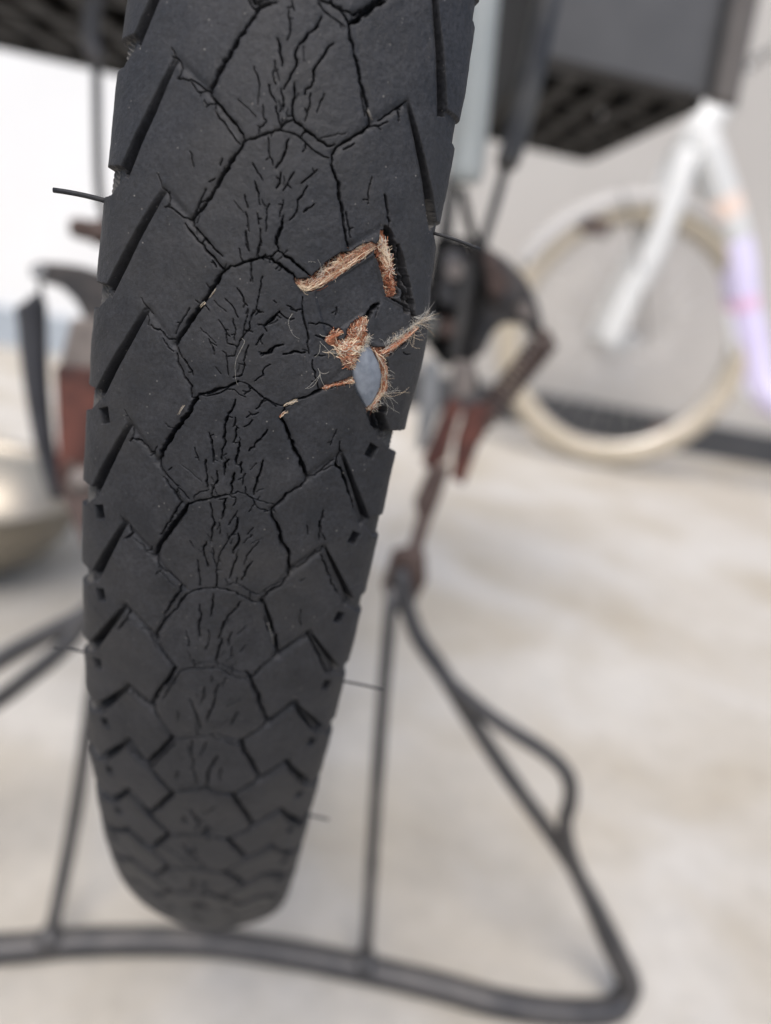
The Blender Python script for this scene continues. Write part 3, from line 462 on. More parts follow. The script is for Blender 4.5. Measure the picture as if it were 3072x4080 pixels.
CRACKS = [[0.32,[-2.37,-45.96,-3.15,-45.7,-4.3,-45.05,-5.24,-43.05,-6.42,-41.01,-7.31,-38.86,-8.15,-37.26,-8.91,-35.04]],[0.115,[-5.67,-45.66,-5.1,-44.94,-4.62,-44.74]],[0.129,[-4.65,-45.8,-4.31,-45.12]],[0.207,[-8.98,-34.96,-8.3,-34.22,-7.25,-33.54,-6.51,-32.81,-5.45,-32.01,-4.75,-31.43,-4.04,-30.85,-3.79,-30.2,-3.96,-29.82]],[0.178,[-7.97,-33.58,-7.94,-32.89,-7.35,-32.14,-6.3,-31.46,-5.4,-30.63,-4.84,-30.02,-4.24,-29.64]],[0.089,[-9.18,-33.14,-8.83,-33.53,-7.99,-33.71]],[0.133,[-9.06,-35.02,-9.91,-35.27,-10.98,-35.84,-11.67,-36.05,-11.98,-35.88,-12.68,-36.03,-13.53,-35.96]],[0.104,[-11.63,-35.78,-11.06,-35.28,-10.3,-34.67,-9.46,-34.97]],[0.119,[-15.06,-39.49,-14.28,-38.49,-13.5,-37.98,-13.03,-37.18,-13.09,-36.48,-13.53,-35.96]],[0.134,[-14.72,-38.47,-13.7,-38.11]],[0.302,[-3.95,-29.76,-4.33,-28.71,-5.2,-27.3,-5.92,-25.77,-6.63,-24.09,-7.09,-22.86,-7.88,-21.58,-8.59,-20.73,-9.3,-19.88]],[0.183,[-7.87,-23.74,-8.34,-22.51,-8.79,-20.99,-9.32,-20.03]],[0.09,[-7.59,-24.65,-6.79,-25.2]],[0.123,[-8.23,-20.5,-8.43,-19.59]],[0.075,[-6.19,-27.57,-6.39,-26.83]],[0.193,[-3.77,-30.06,-3.07,-30.46,-2.08,-30.92,-0.97,-31.54,-0.07,-32.07]],[0.118,[-2.08,-30.92,-2.08,-31.89,-1.68,-32.24,-1.33,-32.85,-1.81,-33.04,-2.12,-34.49]],[0.146,[-3.9,-38.54,-3.31,-37.69,-2.85,-36.68,-2.79,-35.87,-2.7,-34.39]],[0.117,[-1.47,-39.63,-1.38,-37.76,-0.94,-37.03]],[0.073,[-1.83,-36.86,-1.37,-35.86,-0.56,-35.06]],[0.15,[-2.34,-27.73,-1.59,-26.82,-0.87,-26.11]],[0.104,[-0.89,-31.01,-0.56,-29.4,0.19,-28.01]],[0.135,[-1.71,-25.67,-1.08,-24.51,-0.72,-23.15]],[0.121,[-2.75,-23.91,-2.17,-22.59]],[0.137,[-2.39,-21.97,-1.94,-21.04,-1.6,-19.8]],[0.137,[0.44,-23.53,0.38,-21.93,0.49,-20.22]],[0.091,[-0.87,-22.12,-0.52,-20.88]],[0.077,[-0.22,-20.36,0.23,-18.41]],[0.138,[-2.03,-19.57,-1.43,-17.64]],[0.106,[-10.6,-27.84,-10.22,-26.97,-9.85,-26.16]],[0.138,[-14.85,-24.65,-14.17,-23.71,-13.89,-23.01,-12.93,-22.55,-12.57,-21.87,-12.71,-20.97,-13.22,-20.75]],[0.169,[-12.7,-20.9,-11.6,-20.55,-10.5,-19.98,-9.47,-19.86]],[0.246,[-9.21,-19.84,-8.87,-19.16,-7.96,-18.58,-7.14,-17.99,-6.5,-17.51,-5.59,-16.79,-4.55,-16.24]],[0.216,[-10.06,-19.26,-9.1,-18.38,-7.62,-17.31,-6.86,-16.56,-5.63,-15.89,-4.35,-14.79,-4.07,-14.54]],[0.123,[-7.14,-17.99,-7.44,-17.19]],[0.093,[-5.73,-15.42,-5.16,-14.79]],[0.2,[-4.08,-14.61,-3.3,-15.29,-2.39,-15.54,-1.67,-16.05,-0.5,-16.58,0.37,-16.97,0.91,-17.45]],[0.17,[0.66,-17.08,1.75,-17.03,2.5,-16.66]],[0.138,[-2.51,-17.52,-2.21,-16.54,-1.83,-16.09]],[0.123,[0.08,-18.9,-0.15,-17.38,0.06,-16.98]],[0.138,[-1.99,-19.81,-1.53,-18.29,-1.25,-17.46]],[0.155,[-0.81,-16.07,-0.62,-14.76,-0.26,-13.86]],[0.378,[-4.07,-14.54,-4.66,-13.53,-5.15,-12.37,-5.8,-11.03,-6.74,-9.3,-7.42,-8.07,-8.1,-6.68,-8.97,-5.23,-9.52,-3.99]],[0.112,[-8.05,-9.04,-8.74,-7.65,-9.42,-6.09,-9.67,-5.24]],[0.094,[-6.15,-12.48,-5.76,-12.03]],[0.094,[-7.34,-10.11,-6.63,-9.79]],[0.094,[-5.96,-9.77,-5.4,-9.26]],[0.21,[-9.59,-3.81,-8.88,-3.0,-8.09,-2.2,-7.3,-1.39,-6.59,-0.4]],[0.211,[-9.21,-2.76,-8.91,-1.69,-8.1,-0.72,-7.27,0.41,-6.59,1.08,-6.54,2.24,-6.4,2.71]],[0.129,[-15.24,-8.88,-14.57,-8.06,-13.94,-7.55,-13.33,-7.19]],[0.177,[-14.05,-6.88,-13.81,-5.65,-12.93,-5.35,-12.02,-5.38,-11.22,-4.75,-10.64,-4.39,-9.77,-4.58]],[0.113,[-11.13,-3.96,-10.51,-3.29,-9.76,-2.97]],[0.276,[-6.4,2.71,-5.66,2.38,-4.88,1.78,-3.75,1.28,-2.67,0.55,-1.72,0.19,-0.82,-0.49,-0.38,-0.9]],[0.145,[-1.08,-1.25,-0.94,-1.45,-0.01,-1.79,0.17,-2.8,0.08,-4.71,0.39,-5.89]],[0.163,[-0.38,-0.9,0.43,-0.9,1.1,-0.7,2.15,-0.07,3.06,0.6,3.92,0.96,5.16,1.59]],[0.097,[-4.85,2.03,-3.38,1.54,-2.14,0.77,-0.71,0.31,0.01,0.83,0.84,1.0]],[0.097,[1.12,-0.54,1.37,0.08,0.64,0.71]],[0.098,[3.13,1.09,2.92,1.97,2.49,2.38]],[0.433,[-5.64,2.54,-6.34,4.05,-7.05,5.59,-7.79,6.98,-8.71,8.61,-9.63,10.46,-10.35,12.83]],[0.1,[-9.77,7.13,-8.64,7.54]],[0.206,[-10.33,13.09,-9.68,14.01,-9.07,14.58,-8.08,15.23,-6.71,16.17,-5.32,17.31]],[0.207,[-9.4,15.04,-8.57,15.93,-7.36,17.1,-6.33,18.24]],[0.155,[-7.08,16.08,-7.19,16.86]],[0.137,[-8.26,13.25,-8.76,13.84]],[0.204,[-15.21,11.32,-14.85,10.66,-13.84,10.64,-13.02,11.04,-11.97,11.83,-11.36,12.2]],[0.085,[-11.36,12.2,-10.73,10.76]],[0.085,[-16.42,6.98,-15.48,8.14]],[0.085,[-15.01,8.9,-14.77,10.46]],[0.156,[-2.15,-12.73,-1.42,-12.04,-1.06,-11.2,-0.53,-10.84]],[0.172,[-3.52,-11.09,-2.47,-10.46,-1.49,-9.12]],[0.158,[-3.96,-8.31,-3.21,-7.52,-2.61,-6.71,-2.26,-6.54]],[0.126,[0.93,-14.77,0.79,-13.09,0.74,-11.25,0.68,-10.62,0.17,-9.75,0.25,-8.06,-0.15,-7.51,-0.53,-6.81,-0.89,-5.95]],[0.126,[0.68,-10.62,1.64,-10.43]],[0.095,[-0.39,-10.41,-0.29,-9.66,-0.56,-8.21,-0.57,-7.12]],[0.095,[-2.09,-8.84,-1.59,-7.54,-1.56,-6.13]],[0.095,[-2.77,-6.67,-2.45,-5.48,-1.14,-5.42]],[0.128,[-2.96,-4.42,-2.45,-4.2,-2.12,-2.99,-1.76,-1.44]],[0.111,[-2.24,-3.85,-1.29,-4.12,-1.12,-5.27,-0.42,-7.15]],[0.111,[-0.32,-7.64,0.62,-7.67]],[0.096,[-4.93,-5.6,-4.33,-4.77,-4.03,-3.71]],[0.192,[2.18,-5.04,3.03,-5.27,3.56,-6.01,3.97,-6.48]],[0.145,[1.82,-1.33,2.23,-1.89,2.81,-2.32,2.83,-3.3,3.54,-3.92]],[0.142,[1.26,-8.73,2.04,-8.8,2.29,-9.24,3.1,-10.17]],[0.143,[1.32,-6.07,1.66,-7.08,2.05,-7.63]],[0.231,[-0.39,1.58,-0.58,2.62,-1.11,3.74,-1.31,4.8,-1.35,5.84,-1.35,7.22,-1.07,8.21,-1.4,8.99,-1.24,10.37]],[0.201,[-3.42,6.98,-2.97,7.93,-2.65,9.26,-2.37,10.98]],[0.132,[-0.08,4.04,-0.23,5.44]],[0.199,[0.27,5.51,0.28,6.89,0.04,7.64]],[0.133,[0.04,7.64,0.85,7.48]],[0.217,[0.85,7.48,0.86,8.89,0.78,10.33]],[0.183,[4.4,4.97,3.95,5.91,3.26,6.89,2.3,8.46]],[0.116,[2.21,3.96,1.82,4.71,1.22,5.16]],[0.099,[2.87,2.82,1.37,3.77]],[0.101,[-5.22,9.51,-4.77,10.47,-4.42,11.28]],[0.255,[4.44,9.53,4.29,10.91,3.96,12.23,3.87,13.54,3.79,14.86]],[0.237,[-3.41,10.94,-3.27,12.17,-2.99,13.19,-2.8,14.99]],[0.151,[-2.53,9.49,-2.27,11.04]],[0.151,[-1.37,9.23,-1.23,10.45]],[0.236,[-0.24,10.15,-0.75,10.88,-0.63,12.67]],[0.219,[0.77,8.8,0.81,10.58]],[0.203,[1.53,10.27,1.64,11.87]],[0.204,[-1.72,12.17,-1.47,13.58,-1.9,14.41,-2.1,15.76,-2.06,16.12]],[0.255,[0.74,12.04,0.7,13.14,0.43,13.74,0.76,14.42,0.6,15.19]],[0.119,[2.22,11.78,1.98,12.55,2.03,13.64]],[0.172,[2.46,13.76,2.57,14.67,3.14,15.14,3.88,15.6]],[0.223,[-5.41,18.28,-4.57,17.68,-3.37,17.09,-2.19,16.53,-0.87,15.86,0.45,15.4]],[0.137,[-4.62,17.12,-4.5,16.53,-3.34,15.68,-2.52,15.11]],[0.138,[0.45,15.4,1.33,15.62,1.41,16.36,1.14,16.97]],[0.155,[0.61,15.28,1.55,14.65,2.6,14.85,3.68,15.34,4.74,15.66,5.97,15.89,7.15,16.13]],[0.156,[3.88,15.6,4.14,16.32,5.08,16.95,6.14,17.11,7.0,17.11]],[0.139,[4.14,16.32,3.44,17.56]],[0.103,[-0.98,16.45,0.01,16.05]],[0.44,[-5.25,18.05,-5.84,19.55,-6.63,21.13,-7.44,22.56,-8.43,24.47,-9.27,26.37,-9.83,28.23]],[0.193,[-6.5,18.38,-7.11,19.9,-7.74,21.26,-8.39,22.64,-9.22,24.31]],[0.122,[-7.07,20.28,-6.48,20.7]],[0.106,[-8.03,22.33,-7.41,22.95]],[0.108,[-10.25,26.49,-10.77,27.71,-11.17,27.75]],[0.207,[-0.05,16.25,0.01,17.56,-0.23,19.34]],[0.226,[-2.12,17.27,-1.74,18.32,-1.2,20.13,-1.53,21.18,-1.32,23.32]],[0.174,[1.82,17.62,1.36,18.85,0.89,20.1]],[0.228,[2.03,18.74,2.02,20.1,1.49,21.57,1.08,22.63]],[0.16,[1.08,22.63,0.65,23.51,0.1,25.03,0.03,26.07,-0.2,27.37]],[0.216,[-0.22,27.16,0.07,29.21,0.12,30.7]],[0.14,[-0.51,19.98,-0.22,21.88]],[0.249,[-2.03,23.39,-2.42,25.0,-1.84,26.29,-1.44,27.65]],[0.247,[2.32,21.24,2.58,21.99,2.37,23.23,2.01,24.7]],[0.105,[4.42,19.95,3.71,21.23]],[0.106,[4.39,21.14,3.36,22.68]],[0.178,[5.47,22.11,4.53,23.74,3.96,24.84,3.77,26.31]],[0.089,[-4.53,23.93,-3.79,24.94]],[0.199,[-3.07,26.81,-2.83,28.42,-2.42,30.0,-2.4,31.29]],[0.198,[2.57,25.03,2.25,26.94,2.05,28.44,1.92,28.89]],[0.18,[4.92,25.55,4.34,26.66,3.72,29.07]],[0.125,[-1.04,24.26,-0.8,25.84,-0.24,26.96]],[0.218,[-4.13,33.08,-3.25,32.28,-2.18,31.67,-0.93,31.15,0.32,30.88,1.58,30.88,2.69,31.15,4.02,31.75,5.36,32.38,6.87,32.82]],[0.164,[1.52,30.24,2.36,29.68,3.26,29.77,4.6,30.48,5.74,31.02,6.97,31.36]],[0.109,[1.3,28.99,1.83,29.76]],[0.147,[5.18,30.85,5.25,32.28]],[0.145,[2.97,28.74,2.98,29.59]],[0.277,[-5.35,32.13,-5.63,33.54,-6.3,35.1,-6.99,36.69,-7.61,38.06]],[0.298,[-4.13,33.08,-4.99,34.45,-5.46,35.96,-6.35,37.39,-7.44,39.17,-8.16,40.86,-8.99,43.13]],[0.15,[-7.61,38.06,-7.36,38.79]],[0.181,[-9.74,28.2,-9.06,29.45,-8.42,30.09,-7.23,30.34,-6.01,31.03,-4.99,31.91,-4.0,32.39]],[0.146,[-9.03,29.86,-8.17,30.86,-7.12,31.82,-6.3,32.43]],[0.109,[-9.34,31.26,-8.79,30.43]],[0.216,[-14.99,26.97,-14.17,26.23,-13.88,25.71,-14.45,24.89]],[0.144,[-13.87,25.91,-13.52,26.51,-12.24,26.98,-11.15,28.06,-9.92,28.47]],[0.09,[-16.05,23.45,-15.33,24.61]],[0.193,[-9.09,43.17,-8.4,44.38,-7.49,45.78,-6.61,46.72,-5.08,48.23]],[0.136,[-7.06,46.13,-5.77,46.92,-4.7,47.83]],[0.153,[-13.74,41.75,-13.06,41.69,-11.7,42.54,-10.4,42.48,-9.38,41.57]],[0.173,[-10.4,42.48,-9.27,43.74,-8.35,45.37]],[0.229,[-15.55,44.62,-14.19,41.97,-13.78,40.33,-14.25,39.83]],[0.221,[-0.2,32.07,-0.11,34.04,-0.28,36.34]],[0.262,[-2.12,34.53,-1.68,36.45,-1.98,38.62,-1.51,40.87]],[0.26,[3.96,32.86,3.39,34.39,2.42,35.65,1.73,38.07,1.3,40.51]],[0.17,[5.52,37.17,4.06,39.19]],[0.189,[3.28,38.8,3.0,39.79,3.07,41.48]],[0.171,[-3.8,40.09,-3.28,41.85,-3.18,43.29]],[0.17,[-0.34,38.91,-0.09,40.76,-0.48,43.04]],[0.269,[1.83,40.19,1.56,42.42,1.35,44.44,1.57,45.93]],[0.154,[3.55,41.67,3.55,43.65]],[0.115,[5.67,41.23,4.95,42.52]],[0.135,[-3.34,43.83,-2.43,45.57,-1.78,46.4]],[0.232,[-4.44,48.79,-3.67,48.01,-2.12,47.27,-0.57,46.85,1.12,46.25,1.89,46.39,3.09,47.02,4.71,47.91,6.49,48.34]],[0.154,[-2.12,47.27,-1.8,46.15,-0.11,45.33,1.6,45.16]],[0.176,[2.37,45.3,3.78,46.17,5.19,46.83,6.55,47.02,7.46,46.47]],[0.137,[4.09,46.4,3.97,47.19]],[0.401,[-5.29,48.3,-5.62,49.74,-6.76,52.34,-7.96,54.79,-8.75,57.74,-9.06,58.77]],[0.2,[-4.44,48.79,-5.15,50.9,-6.27,53.8,-7.04,56.1]],[0.157,[0.88,48.11,1.09,49.66]],[0.179,[-0.07,51.07,0.02,52.42,-0.42,54.76]],[0.223,[-2.29,54.16,-1.45,56.18,-0.93,58.08,-0.04,60.85]],[0.26,[2.18,49.88,1.75,51.84,1.72,54.07,1.13,57.04,0.85,58.86]],[0.158,[3.19,48.16,2.77,50.08]],[0.161,[6.03,52.72,3.94,54.68]],[0.205,[5.84,56.01,4.89,59.02]],[0.144,[-4.18,57.68,-4.16,60.36]],[0.124,[-0.91,60.17,-0.36,62.48]],[0.228,[-4.96,65.05,-3.88,64.61,-2.2,63.67,-0.35,62.79,1.08,62.5,2.05,61.73]],[0.189,[2.31,62.63,3.98,63.11,5.49,64.0,7.21,64.82]],[0.167,[3.06,61.61,4.55,62.44,7.06,63.03]],[0.344,[-4.96,65.05,-6.21,67.9,-7.54,70.6,-9.66,74.28]],[0.215,[-4.27,65.73,-5.74,68.69,-7.06,71.4,-8.44,74.65]],[0.248,[-8.95,58.84,-7.77,60.68,-6.38,62.19,-4.98,64.42]],[0.289,[-9.66,74.82,-8.18,76.73,-6.71,78.96,-5.02,80.83]],[0.284,[-13.47,72.44,-11.92,73.53,-10.41,74.73]],[0.194,[-1.31,64.34,-1.5,67.01,-0.85,69.5,-0.96,71.98,-0.22,73.92,0.01,76.85]],[0.19,[1.07,64.08,0.33,67.49]],[0.237,[3.25,67.42,2.01,71.35,1.85,76.51]],[0.153,[4.09,70.81,4.11,74.43]],[0.154,[-3.56,73.67,-3.72,75.95]],[0.148,[-2.11,65.56,-1.35,67.96]],[0.243,[-4.55,80.59,-2.26,79.17,-0.04,78.21,1.65,76.92,3.24,78.3,6.38,79.44]],[0.371,[-4.3,81.28,-5.93,85.05,-7.42,88.14,-9.27,91.25]],[0.311,[-9.81,91.65,-7.98,93.65,-6.44,95.05,-4.91,96.59]],[0.187,[-2.05,87.89,-1.52,90.42]],[0.262,[-4.65,96.95,-1.93,95.22,2.09,93.8,5.19,95.18,6.9,96.35]],[0.394,[-4.91,97.11,-7.05,101.82,-9.41,107.34]],[0.309,[-8.82,106.79,-5.07,111.92]],[0.259,[-5.1,113.31,0.72,109.96,5.79,111.72,8.2,115.05]],[0.377,[-5.39,114.25,-9.47,122.12]],[0.353,[-13.43,104.26,-11.13,106.57,-9.41,107.34]],[0.326,[-13.81,86.32,-11.64,88.49,-9.81,91.65]],[0.429,[-15.42,118.41,-11.87,120.35,-9.51,123.0]],[0.329,[-10.46,137.91,-4.95,128.44,3.43,125.73,7.6,132.35]],[0.245,[-13.44,56.79,-11.03,58.12,-9.17,58.95]],[0.267,[6.48,-45.68,6.79,-44.83,7.46,-43.66,8.22,-42.11,9.01,-40.41,9.77,-38.96,10.53,-37.5,10.92,-36.34,11.31,-35.6]],[0.135,[9.39,-38.85,9.85,-37.72,10.44,-36.34]],[0.321,[10.36,-49.55,9.53,-48.98,8.75,-48.17,7.98,-47.38,7.53,-46.55,6.6,-45.85]],[0.176,[9.09,-48.01,8.34,-47.08]],[0.217,[3.89,-47.62,4.42,-47.1,5.2,-46.92,5.88,-46.45,6.45,-45.81]],[0.101,[2.54,-46.98,3.4,-46.27,4.35,-45.87,5.29,-45.6,6.1,-45.3]],[0.256,[11.32,-35.53,10.73,-34.86,9.92,-34.06,9.12,-33.27,8.3,-32.63,7.51,-31.85,7.26,-31.08]],[0.106,[9.68,-32.85,8.45,-31.81]],[0.152,[11.43,-35.42,12.51,-35.73,13.51,-36.54]],[0.137,[12.23,-36.3,13.19,-37.3,14.32,-38.38,15.6,-39.67]],[0.184,[14.56,-38.46,15.01,-37.15]],[0.148,[-0.06,-32.0,0.49,-32.26,0.69,-32.85,1.63,-33.48,1.89,-33.68]],[0.208,[1.55,-34.42,2.08,-33.44,2.86,-33.21,4.01,-32.66,5.16,-32.1,6.45,-31.72,7.3,-32.15]],[0.149,[-0.05,-31.93,1.56,-32.08,2.16,-32.08,3.11,-31.74,4.12,-31.15,5.11,-30.68,6.23,-30.39,6.84,-30.41]],[0.089,[3.07,-32.01,3.7,-32.72]],[0.119,[3.8,-31.21,3.51,-30.3]],[0.276,[7.14,-30.91,7.28,-29.66,7.93,-28.68,8.66,-27.27,8.97,-26.03,9.61,-24.72,10.08,-23.05,10.63,-21.84,11.16,-20.75]],[0.14,[10.1,-24.69,10.7,-23.2,11.29,-21.83]],[0.189,[3.22,-45.62,2.62,-44.05,1.8,-42.9,0.99,-41.63,0.8,-41.05,1.16,-40.19,0.99,-39.07,0.6,-37.89,0.06,-36.69]],[0.19,[5.15,-43.12,4.42,-42.24,4.01,-41.18,3.46,-40.08,3.27,-39.49,3.45,-38.45,3.28,-37.72,2.69,-37.3,2.71,-36.76]],[0.173,[-0.72,-45.27,-0.27,-43.89,-0.16,-42.85,-0.38,-42.0]],[0.203,[-1.56,-42.04,-1.03,-41.06,-0.51,-39.28]],[0.115,[-0.54,-46.37,-0.09,-45.4]],[0.191,[1.23,-37.63,1.54,-36.2,1.44,-35.08,1.61,-34.02]],[0.162,[3.4,-37.06,3.5,-35.58,3.2,-33.85]],[0.133,[4.99,-37.34,4.7,-36.44,4.48,-35.13]],[0.147,[-0.24,-36.76,0.28,-35.37,0.36,-34.43]],[0.147,[-0.49,-34.66,0.03,-33.26,0.45,-32.52]],[0.194,[1.61,-31.33,1.41,-29.82,1.08,-28.63,0.61,-27.82]],[0.18,[1.28,-27.4,1.33,-26.14,0.98,-25.5]],[0.105,[2.88,-27.76,2.43,-26.81,1.9,-25.41]],[0.151,[5.61,-28.68,4.6,-27.44,3.96,-26.73]],[0.167,[4.75,-26.55,4.33,-25.38,3.84,-24.69,3.98,-23.86,3.69,-22.78,3.19,-22.1]],[0.076,[5.98,-24.75,4.81,-23.47]],[0.214,[2.37,-22.5,2.42,-21.2,2.13,-20.12,2.11,-19.24]],[0.106,[2.08,-24.31,1.95,-22.26]],[0.124,[12.75,-29.63,12.56,-28.11,12.82,-26.39]],[0.253,[14.89,-27.97,15.44,-26.61,15.86,-25.5,16.28,-24.38]],[0.23,[2.18,-20.94,1.89,-19.86,2.02,-19.01,2.41,-18.5]],[0.217,[2.45,-18.21,3.29,-17.79,4.09,-17.66,4.96,-17.1,5.99,-16.56,7.21,-15.9]],[0.248,[1.69,-17.17,2.68,-16.77,3.69,-16.24,4.69,-15.84,5.26,-15.2]],[0.154,[2.43,-18.36,1.8,-17.49,0.64,-17.03,-0.79,-16.22]],[0.108,[0.88,-17.45,0.5,-16.92,-0.15,-17.09,-0.02,-19.32]],[0.249,[10.12,-23.0,10.64,-21.92,11.34,-20.42]],[0.176,[6.37,-13.28,6.59,-11.93,6.99,-10.44,7.48,-9.43,8.03,-8.1,8.02,-7.13,8.34,-6.22]],[0.164,[8.95,-5.51,9.14,-4.39,9.65,-3.31,10.42,-1.75]],[0.127,[5.86,-11.48,6.61,-11.78]],[0.126,[5.07,-11.48,5.89,-11.33]],[0.221,[3.74,-10.91,3.09,-10.01,2.17,-8.75]],[0.11,[2.17,-8.75,1.23,-8.72]],[0.158,[3.76,-10.76,4.8,-10.19,5.72,-10.36]],[0.127,[2.02,-7.62,1.51,-6.74]],[0.192,[2.07,-5.02,2.97,-5.42,3.79,-6.37,4.84,-6.8]],[0.193,[5.03,-5.56,5.95,-5.88,7.83,-6.29]],[0.095,[4.54,-11.84,5.02,-11.78]],[0.094,[2.77,-12.11,3.12,-11.87]],[0.098,[9.19,-6.04,10.17,-6.2]],[0.113,[7.7,-10.1,9.6,-10.45,10.62,-10.32,11.19,-9.94]],[0.097,[8.9,-8.73,10.24,-8.65]],[0.297,[15.0,-3.41,12.99,-2.79,11.69,-2.27,10.47,-1.42,9.26,-0.57,8.34,-0.09,6.98,0.8,6.25,1.42,5.98,2.99]],[0.164,[1.44,-0.27,2.3,0.07,3.36,0.72,4.39,1.05,5.42,1.38,6.06,1.28]],[0.115,[3.38,0.88,2.75,2.17]],[0.304,[6.01,3.16,6.81,4.08,7.51,5.37,8.21,6.69,9.12,8.2,9.88,9.75,10.77,10.96]],[0.171,[13.98,3.71,13.67,5.0,13.51,6.1]],[0.276,[14.84,5.44,14.98,6.71,15.39,6.95]],[0.208,[15.13,7.06,14.91,8.38,14.95,9.13]],[0.103,[21.33,-8.57,21.86,-8.28,22.53,-8.43]],[0.424,[16.82,-14.34,16.03,-13.71,15.72,-13.0,15.42,-11.81]],[0.148,[16.92,-13.87,16.64,-12.51]],[0.08,[11.09,-12.79,11.1,-11.84]],[0.139,[11.04,11.2,12.06,10.92,12.97,9.91,13.73,9.1,14.5,8.3]],[0.104,[13.0,10.09,14.65,9.13]],[0.309,[8.75,7.6,9.59,8.58,10.35,10.15,10.97,11.3]],[0.26,[10.93,11.58,10.24,12.77,9.28,13.43,8.34,14.1,7.96,15.09,7.07,16.14,6.63,16.77]],[0.303,[6.63,16.77,7.01,18.28,7.86,19.37,8.42,20.92,8.76,22.1,9.79,23.06,10.3,24.07,10.3,25.33,10.78,26.8]],[0.258,[10.81,27.02,10.17,28.34,9.92,29.22,8.94,30.14,7.93,30.86,7.31,31.78]],[0.11,[10.23,28.77,7.97,29.75,7.03,30.92]],[0.183,[11.01,26.47,12.08,26.23,13.05,25.25,13.98,23.97,15.05,23.55,15.26,22.5]],[0.234,[14.24,16.38,13.98,18.18,14.27,19.39,14.33,21.45]],[0.108,[12.07,18.86,12.41,20.47]],[0.146,[14.59,20.21,15.37,21.45]],[0.111,[13.3,28.07,12.44,28.62]],[0.133,[13.42,33.97,13.47,35.62,13.92,37.33]],[0.319,[14.78,8.84,15.87,9.72,16.98,11.59,17.93,13.53,19.25,16.17]],[0.264,[15.12,23.98,16.23,25.96,17.47,28.49,19.31,31.71]],[0.302,[15.4,39.17,16.81,41.64,18.36,44.56,20.45,48.73]],[0.324,[7.03,32.47,7.95,34.0,9.01,36.52,9.84,38.65,10.5,40.86,10.99,43.14]],[0.114,[7.93,35.39,8.86,38.42]],[0.235,[10.99,43.14,9.58,44.38,8.56,45.67,7.96,47.25,7.1,48.33]],[0.194,[11.15,42.89,12.4,41.93,13.75,40.27,15.31,39.91,15.53,38.69]],[0.342,[6.18,46.62,7.09,47.91,7.7,50.05,8.89,52.0,9.08,53.71,10.17,56.4,11.28,58.92]],[0.209,[11.31,59.23,9.58,60.62,8.07,62.11,6.93,63.19]],[0.269,[11.49,58.94,13.29,56.45,15.05,55.26]],[0.322,[6.94,63.35,7.61,66.33,8.58,67.74,9.63,69.93,11.37,74.59]],[0.224,[11.18,74.93,9.36,76.94,7.92,78.35,6.66,79.25]],[0.311,[11.83,74.68,13.86,72.54,15.98,71.17]],[0.35,[6.67,79.46,8.24,82.9,9.89,86.67,11.55,91.55]],[0.38,[11.64,91.09,13.8,88.27,16.7,87.73]],[0.192,[11.45,91.76,9.19,93.66,7.14,95.09]],[0.37,[6.73,96.34,8.59,99.88,11.45,106.38]],[0.405,[11.91,105.64,14.31,103.18,16.36,102.67]],[0.398,[7.68,112.76,9.36,116.17,11.61,122.03]],[0.436,[11.75,122.11,14.26,118.08,17.66,118.73,21.03,123.09]],[0.378,[4.31,125.75,7.07,129.09,11.17,136.62,13.99,134.54,18.83,135.24]],[0.224,[6.66,79.25,5.95,78.63]],[0.318,[15.76,55.71,17.55,58.95,20.08,63.18]],[0.364,[16.3,71.83,18.18,75.29,20.85,79.7]],[0.443,[17.3,88.53,19.69,93.1,23.5,99.27]]]
PER = 15.85
def row_table(meas, s_def, t_first):
    d = dict(meas)
    ks = sorted(d)
    out = {}
    for k in range(-4, 17):
        if k in d:
            out[k] = d[k]
        else:
            kk = min(ks, key=lambda q: abs(q - k))
            out[k] = (s_def + rng.normal(0, .15), d[kk][1] + PER * (k - kk) + rng.normal(0, .2))
    return out
LJ = row_table({i: p for i, p in enumerate(KEY['LJ'])}, -4.9, 0)
RJ = row_table({i: p for i, p in enumerate(KEY['RJ'])}, 6.9, 0)
LV = row_table({i: p for i, p in enumerate(KEY['LV'])}, -9.3, 0)
RV = row_table({k: p for k, p in zip([0, 1, 3, 4, 5, 6, 7, 8, 9], KEY['RV'])}, 11.3, 0)
LT = row_table({i: p for i, p in enumerate(KEY['LT'])}, -14.2, 0)
RT = row_table({k: p for k, p in zip([0, 1, 3, 4, 5, 6, 7, 8, 9], KEY['RT'])}, 15.7, 0)
LE = row_table({i: p for i, p in enumerate(KEY['LE'][:9])}, -20.6, 0)
RE = row_table({k: p for k, p in zip([-1, 0, 2, 3, 4, 5, 6, 7, 8], KEY['RE'])}, 21.6, 0)
RE[1] = (21.6, -11.4)
RV[2] = (11.2, -2.2)
RT[2] = (15.3, -7.5)

# ---- sampling grid
def t_rows():
    t = [-64.0]
    while t[-1] < 246:
        x = t[-1]
        if x < 35: dt = 0.088
        elif x < 60: dt = 0.088 + (x - 35) * 0.0016
        elif x < 120: dt = 0.128 + (x - 60) * 0.0022
        else: dt = 0.26 + (x - 120) * 0.012
        t.append(x + dt)
    return np.array(t)
TG = t_rows()
SG = np.concatenate([-np.linspace(54, 31, 14)[:-1], np.linspace(-31, -24, 60)[:-1], np.linspace(-24, 24, int(48 / 0.086)), np.linspace(24, 31, 60)[1:], np.linspace(31, 54, 14)[1:]])
NT, NS = len(TG), len(SG)
HF = np.zeros((NT, NS))

